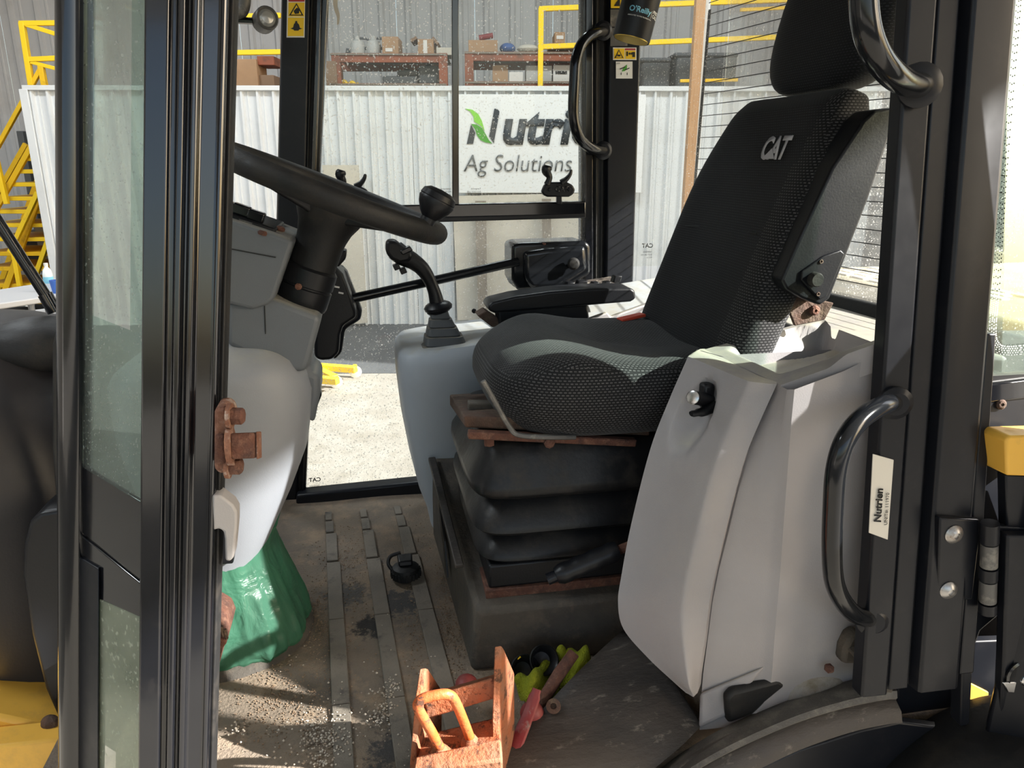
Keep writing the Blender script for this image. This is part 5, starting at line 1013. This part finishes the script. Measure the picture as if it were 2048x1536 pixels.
# ------------------------------------------------------------------ loose things on the floor
cap = thing('bottle_cap', WZ(810, 1158, .003), 'black screw cap with a folding spout lid lying on the floor mat', 'cap'); c = WZ(812, 1152, .004)
MB().lathe([(.036, 0), (.038, .004), (.037, .020), (.034, .028), (.022, .034), (0, .034)], c, (0, 0, 1), 24).build('body', 'rubber', cap)
for k in range(24): a_ = 2*math.pi*k/24; MB().box(-.002, .002, -.002, .002, 0, .018).map(lambda p: c+V((math.cos(a_)*.038+p.x, math.sin(a_)*.038+p.y, p.z+.003))).build('ridge', 'rubber', cap)
MB().prism([c+V((x, y, .034)) for x, y in [(-.018, -.012), (.018, -.012), (.020, .03), (-.020, .03)]], (0, .004, .014)).build('spout_lid', 'black_plastic', cap, bevel=.004)
MB().tube(catmull([c+V((-.034, .0, .02)), c+V((-.044, .02, .03)), c+V((-.036, .04, .04)), c+V((-.01, .045, .045))], 5), .005, 8).build('loop', 'rubber', cap)
MB().lathe([(.006, 0), (.006, .004), (.003, .004)], c+V((0, -.002, .036)), (0, -.2, 1), 12).build('hinge_pin', 'black_gloss', cap)
# orange bracket
OB = thing('hitch_bracket', W(930, 1530, 1.14), 'chipped orange steel bracket with a U shaped handle on the floor', 'bracket'); ob = lambda x, y, Y: W(x, y, Y*.93)
MB().prism([ob(1003, 1291, 1.145), ob(1008, 1298, 1.155), ob(1029, 1346, 1.20), ob(1030, 1620, 1.20), ob(1002, 1640, 1.10), ob(998, 1440, 1.115)], V((-.012, .0, 0))).build('side_plate', 'orange_dusty', OB, bevel=.002)
MB().prism([ob(851, 1336, 1.17), ob(857, 1338, 1.175), ob(884, 1380, 1.23), ob(884, 1560, 1.23), ob(822, 1640, 1.11), ob(841, 1400, 1.15)], V((-.010, 0, 0))).build('side_plate', 'orange_dusty', OB, bevel=.002)
MB().hexa([ob(852, 1440, 1.16), ob(1000, 1395, 1.14), ob(1000, 1372, 1.19), ob(866, 1415, 1.21), ob(846, 1398, 1.16), ob(1000, 1350, 1.14), ob(1004, 1344, 1.19), ob(872, 1382, 1.21)]).build('cross_tube', 'orange_dusty', OB, bevel=.004)
MB().hexa([ob(826, 1600, 1.10), ob(1002, 1575, 1.08), ob(1002, 1455, 1.15), ob(838, 1500, 1.17), ob(826, 1560, 1.10), ob(1002, 1500, 1.08), ob(1000, 1432, 1.15), ob(842, 1470, 1.17)]).build('base_plate', 'orange_dusty', OB, bevel=.003)
MB().hexa([ob(828, 1640, 1.08), ob(1004, 1600, 1.06), ob(1004, 1560, 1.09), ob(828, 1600, 1.10), ob(826, 1545, 1.075), ob(1006, 1520, 1.055), ob(1002, 1476, 1.085), ob(830, 1512, 1.10)]).build('front_lip', 'orange_dusty', OB, bevel=.004)
hpz = catmull([ob(880, 1496, 1.115), ob(862, 1462, 1.105), ob(838, 1420, 1.095), ob(837, 1405, 1.093), ob(850, 1396, 1.093), ob(880, 1389, 1.093), ob(898, 1390, 1.095), ob(910, 1402, 1.10), ob(928, 1444, 1.115), ob(940, 1476, 1.125)], 6)
MB().tube(hpz, .0085, 14).build('handle', 'orange_paint', OB)
for p in (hpz[0], hpz[-1]): MB().lathe([(.020, -.012), (.014, 0), (.009, .008)], p-V((0, 0, .004)), (-.1, -.1, 1), 12).build('weld', 'orange_dusty', OB)
rl_ = thing('red_ball_lever', W(1050, 1500, 1.20), 'worn red lever with a round ball beside the orange bracket', 'lever')
MB().tube(catmull([W(1018, 1530, 1.075), W(1040, 1470, 1.11), W(1060, 1420, 1.145), W(1074, 1378, 1.165)], 5), [.013]*8+[.012]*6+[.009]*2, 10, sq=.55).build('arm', 'red_paint', rl_)
MB().ball(W(1064, 1426, 1.16), (.023, 0, 0), (0, .023, 0), (0, 0, .022), 18, 12).build('ball', 'red_paint', rl_)
MB().ball(W(933, 1368, 1.225), (.022, 0, 0), (0, .022, 0), (0, 0, .018), 16, 10).build('ball', 'red_paint', rl_)
tag(MB().tube([W(1072, 1416, 1.195), W(1092, 1390, 1.21), W(1120, 1345, 1.235), W(1148, 1306, 1.255)], [.0125, .0125, .013, .012], 14).build('steel_rod', 'rust', ), 'rusty round bar leaning over the yellow cloth', 'rod')
yc = MB(); rows = []
y0, y1 = W(1040, 1392, 1.235), W(1178, 1322, 1.285)
for i in range(25):
    row = []
    for j in range(13):
        u, v = i/24, j/12; p = lerp(y0, y1, u)+V((.02, -.07, -.02))*(v-.5)+V((.0, .0, .02*math.sin(u*9)*math.sin(v*4)+.012*math.sin(u*17+v*9)+.012*math.sin(math.pi*v)))
        row.append(p)
    rows.append(row)
tag(yc.solid(rows, (0, .004, -.01)).build('microfibre_cloth', 'cloth_yellow', ang=80), 'yellow green fluffy cloth tucked under the rusty bar', 'cloth')
tag(MB().ball(W(1122, 1308, 1.30), (.012, 0, 0), (0, .01, 0), (0, 0, .022), 10, 8).build('cloth_corner', 'cloth_yellow'), 'small yellow green cloth tip behind the rusty bar', 'cloth')
go = thing('black_goggles', W(1075, 1350, 1.30), 'black rubber safety goggles behind the orange bracket', 'goggles')
for (x, y, r) in ((1088, 1320, .030), (1050, 1340, .030)):
    c = W(x, y, 1.285); ax = V((.1, -.75, .65)); MB().lathe([(r*.55, -.03), (r*.75, -.022), (r, 0), (r*.97, .003), (r*.85, .0), (r*.6, -.018), (r*.2, -.022)], c, ax, 26).build('eye_cup', 'black_plastic', go); MB().lathe([(r, .0), (r*1.05, .002), (r, .005)], c, ax, 26, False).build('rim', 'rubber', go)
MB().tube([W(1035, 1318, 1.30), W(1041, 1313, 1.30)], .002, 6).build('strap_mark', 'yellow_paint', go)
# spilled pellets and grit
pe_ = MB(); ico = []
def blob(mb, c, r):
    mb.add([c+V(p)*r for p in ((1, 0, 0), (-1, 0, 0), (0, 1, 0), (0, -1, 0), (0, 0, 1), (0, 0, -.6))], [(0, 2, 4), (2, 1, 4), (1, 3, 4), (3, 0, 4), (2, 0, 5), (1, 2, 5), (3, 1, 5), (0, 3, 5)])
for (x, y, sx_, sy_, n) in ((652, 1465, 26, 22, 150), (760, 1425, 16, 22, 110), (640, 1500, 30, 18, 50), (785, 1370, 8, 8, 24), (478, 1455, 10, 12, 30), (645, 1530, 14, 10, 40), (590, 1490, 30, 25, 26), (780, 1395, 8, 10, 12), (700, 1440, 150, 60, 60), (720, 1330, 130, 50, 22), (600, 1320, 20, 14, 8), (870, 1500, 40, 30, 8), (900, 1545, 60, 25, 8)):
    for _ in range(n):
        q = WZ(x+random.gauss(0, sx_), y+random.gauss(0, sy_), .006); blob(pe_, q+V((0, 0, random.uniform(0, .004))), random.uniform(.0014, .0034))
o = pe_.build('fertiliser_pellets', 'pellet', smooth=True, ang=180); tag(o, 'scattered pale fertiliser pellets on the floor mat', 'pellets'); o['kind'] = 'stuff'
gr = MB()
for (x, y, sx_, sy_, n) in ((640, 1240, 20, 40, 420), (690, 1110, 35, 30, 320), (835, 1200, 12, 90, 260), (890, 1180, 12, 80, 420), (700, 1190, 60, 60, 260), (560, 1400, 50, 50, 700), (900, 1290, 22, 50, 300), (700, 1350, 80, 90, 300)):
    for _ in range(n):
        q = WZ(x+random.gauss(0, sx_), y+random.gauss(0, sy_), .003)
        if q.y < 2.2: blob(gr, q, random.uniform(.0008, .0024))
o = gr.build('floor_grit', 'grit', smooth=True, ang=180); tag(o, 'fine brown grit lying on the floor mat', 'grit'); o['kind'] = 'stuff'
# ------------------------------------------------------------------ decals, unit plate, hanging can
def decal(pts, Y, m, name, parent, th=.0015): return MB().prism([W(x, y, Y) for x, y in pts], (0, th, 0)).build(name, m, parent, smooth=False)
def rect(x0, y0, x1, y1, k=0): return [(x0, y0), (x1, y0), (x1+k, y1), (x0+k, y1)]
YP = 2.283
dc = thing('warning_decal', W(592, 70, YP), 'yellow and black two part warning sticker on the far front pillar', 'sticker')
decal(rect(575, -40, 611, 75, -2), YP, 'decal_white', 'backing', dc); decal(rect(577, 5, 609, 33, -.5), YP-.001, 'decal_yellow', 'panel', dc); decal(rect(576, 35, 608, 72, -.8), YP-.001, 'decal_yellow', 'panel', dc); decal(rect(577, -30, 609, 3), YP-.001, 'decal_red', 'panel', dc)
decal([(593, 6), (607, 31), (578, 31)], YP-.002, 'decal_black', 'triangle', dc); decal([(593, 10), (603, 29), (582, 29)], YP-.003, 'decal_yellow', 'triangle_fill', dc); decal([(587, 22), (594, 15), (599, 19), (598, 27), (590, 28)], YP-.004, 'decal_black', 'pictogram', dc)
decal([(591, 42), (594, 42), (595, 46), (598, 49), (600, 56), (605, 57), (598, 59), (597, 61), (588, 61), (587, 59), (581, 57), (586, 55), (588, 48), (590, 46)], YP-.002, 'decal_black', 'pictogram', dc)
YR = 2.275
d2 = thing('hazard_decal', W(1250, 118, YR), 'small yellow hazard sticker with triangle and arrows on the rear pillar', 'sticker')
decal(rect(1226, 95, 1273, 120), YR, 'decal_white', 'backing', d2); decal(rect(1228, 97, 1249, 118), YR-.001, 'decal_yellow', 'panel', d2); decal(rect(1251, 101, 1271, 118), YR-.001, 'decal_yellow', 'panel', d2); decal(rect(1250, 97, 1271, 100), YR-.001, 'decal_red', 'panel', d2)
decal([(1238, 99), (1247, 116), (1229, 116)], YR-.002, 'decal_black', 'triangle', d2); decal([(1238, 102), (1244, 115), (1232, 115)], YR-.003, 'decal_yellow', 'triangle_fill', d2); decal(rect(1235, 109, 1241, 113), YR-.004, 'decal_black', 'pictogram', d2)
decal(rect(1253, 103, 1256, 112), YR-.002, 'decal_black', 'pictogram', d2); decal([(1257, 107), (1260, 104), (1260, 106), (1263, 106), (1263, 104), (1266, 107), (1263, 110), (1263, 108), (1260, 108), (1260, 110)], YR-.002, 'decal_black', 'arrow', d2); decal(rect(1265, 104, 1270, 114), YR-.0022, 'decal_black', 'pictogram', d2)
d3 = thing('leaf_decal', W(1248, 156, YR), 'white square sticker with a green leaf on the rear pillar', 'sticker')
decal(rect(1232, 123, 1265, 157), YR, 'decal_white', 'backing', d3); decal([(1244, 143), (1247, 135), (1254, 129), (1254, 136), (1250, 142)], YR-.001, 'leaf_green_dark', 'leaf', d3); decal([(1240, 137), (1250, 133), (1250, 135), (1240, 139)], YR-.001, 'decal_black', 'pictogram', d3); decal([(1250, 139), (1259, 135), (1259, 137), (1250, 141)], YR-.001, 'decal_black', 'pictogram', d3)
for x in (1242, 1254): decal(rect(x, 145, x+1, 150), YR-.001, 'decal_black', 'pictogram', d3)
decal(rect(1235, 125, 1240, 128), YR-.001, 'jug_grey', 'pictogram', d3)
d4 = thing('label_strip', W(1235, 92, YR), 'column of worn grey labels behind the hanging can', 'sticker')
decal(rect(1222, -30, 1255, 16), YR, 'decal_yellow', 'panel', d4); decal(rect(1221, 19, 1255, 53), YR, 'steel_worn', 'panel', d4); decal(rect(1221, 56, 1255, 92), YR, 'steel_worn', 'panel', d4); decal([(1228, 12), (1240, -6), (1240, 12)], YR-.001, 'decal_black', 'triangle', d4)
fs = thing('peeling_film', W(672, 48, 2.30), 'torn cream film strip hanging on the far window', 'film'); MB().prism([W(x, y, 2.300) for x, y in [(668, -20), (676, -20), (675, 12), (680, 30), (678, 48), (674, 50), (674, 34), (669, 22), (666, 8)]], (0, .002, 0)).build('strip', 'beige_board', fs, smooth=False)
def zpost(px, py):
    Y = 1.0
    for _ in range(12):
        p = W(px, py, Y); k = (p.z-RB[0].z)/(RT[0].z-RB[0].z); Y = lerp(RB[0], RT[0], k).y-.0085
    return W(px, py, Y)
up_ = thing('unit_plate', zpost(1757, 1075), 'small worn cream unit number plate on the rear post', 'plate')
q = [zpost(x, y) for x, y in ((1746, 908), (1788, 920), (1776, 1080), (1738, 1066))]; MB().prism(q, (0, .002, 0)).build('plate', 'unit_plate', up_, bevel=.001)
uu = (lerp(q[0], q[1], .5)-lerp(q[3], q[2], .5)); ul = uu.normalized(); vv = (q[0]-q[1]); vz = (vv-ul*vv.dot(ul)).normalized()
text('lettering', 'Nutrien', 'decal_black', up_, lerp(q[3], q[2], .52)+ul*.026+V((0, -.0022, 0)), ul, vz, .0185, bold=.03, shear=.17, depth=.0003)
text('lettering', 'UNIT#: 111970', 'decal_black', up_, lerp(q[3], q[2], .86)+ul*.026+V((0, -.0022, 0)), ul, vz, .0088, depth=.0003)
# hanging can
cn = thing('hanging_can', W(1262, 84, 2.06), 'black tin can with white print and gold rim hanging by the rear pillar', 'can')
c0, c1 = W(1262, 80, 2.06), W(1290, -30, 2.06); ca = (c1-c0).normalized(); cr = .0500
MB().lathe([(cr*.92, .004), (cr*.98, 0), (cr, .004), (cr, .20), (cr*.9, .204)], c0, ca, 40).build('body', 'black_plastic', cn)
MB().lathe([(0, -.0005), (cr*.90, -.0005), (cr*.93, .003), (cr*.90, .004)], c0, ca, 40, False).build('base_rim', 'gold', cn)
MB().tube(catmull([c0+V((.004, -cr-.002, .16)), c0+V((-.003, -cr-.003, .115)), c0+V((.004, -cr-.003, .094)), c0+V((.014, -cr-.002, .115)), c0+V((.016, -cr-.001, .16))], 6), .0016, 8).build('cord', 'gold', cn)
cu_ = V((0, -1, 0)); cu_ = (cu_-ca*cu_.dot(ca)).normalized(); cs = ca.cross(cu_)
if cs.x < 0: cs = -cs
def canword(s, m, a0, h, size, bold, shear=0, sx=1.0):
    o = text('lettering', s, m, cn, (0, 0, 0), (1, 0, 0), (0, 0, 1), size, bold=bold, shear=shear, depth=.0002, sx=sx); off = wloc(cn)
    for v in o.data.vertices:
        p = v.co+off; a = a0+p.x/cr; v.co = c0+ca*(h+p.z)+(cu_*math.cos(a)+cs*math.sin(a))*(cr+.0004-p.y*.6)-off
canword("O'Reilly", 'decal_blue', -.80, .058, .0190, .02); canword('FIRST', 'decal_white', .55, .0655, .0105, .04); canword('CALL', 'decal_white', .55, .0555, .0105, .04); canword('DEDICATED TO THE PROFESSIONAL', 'decal_white', -.80, .047, .0041, .01); canword('|', 'decal_white', .42, .056, .021, -.01)
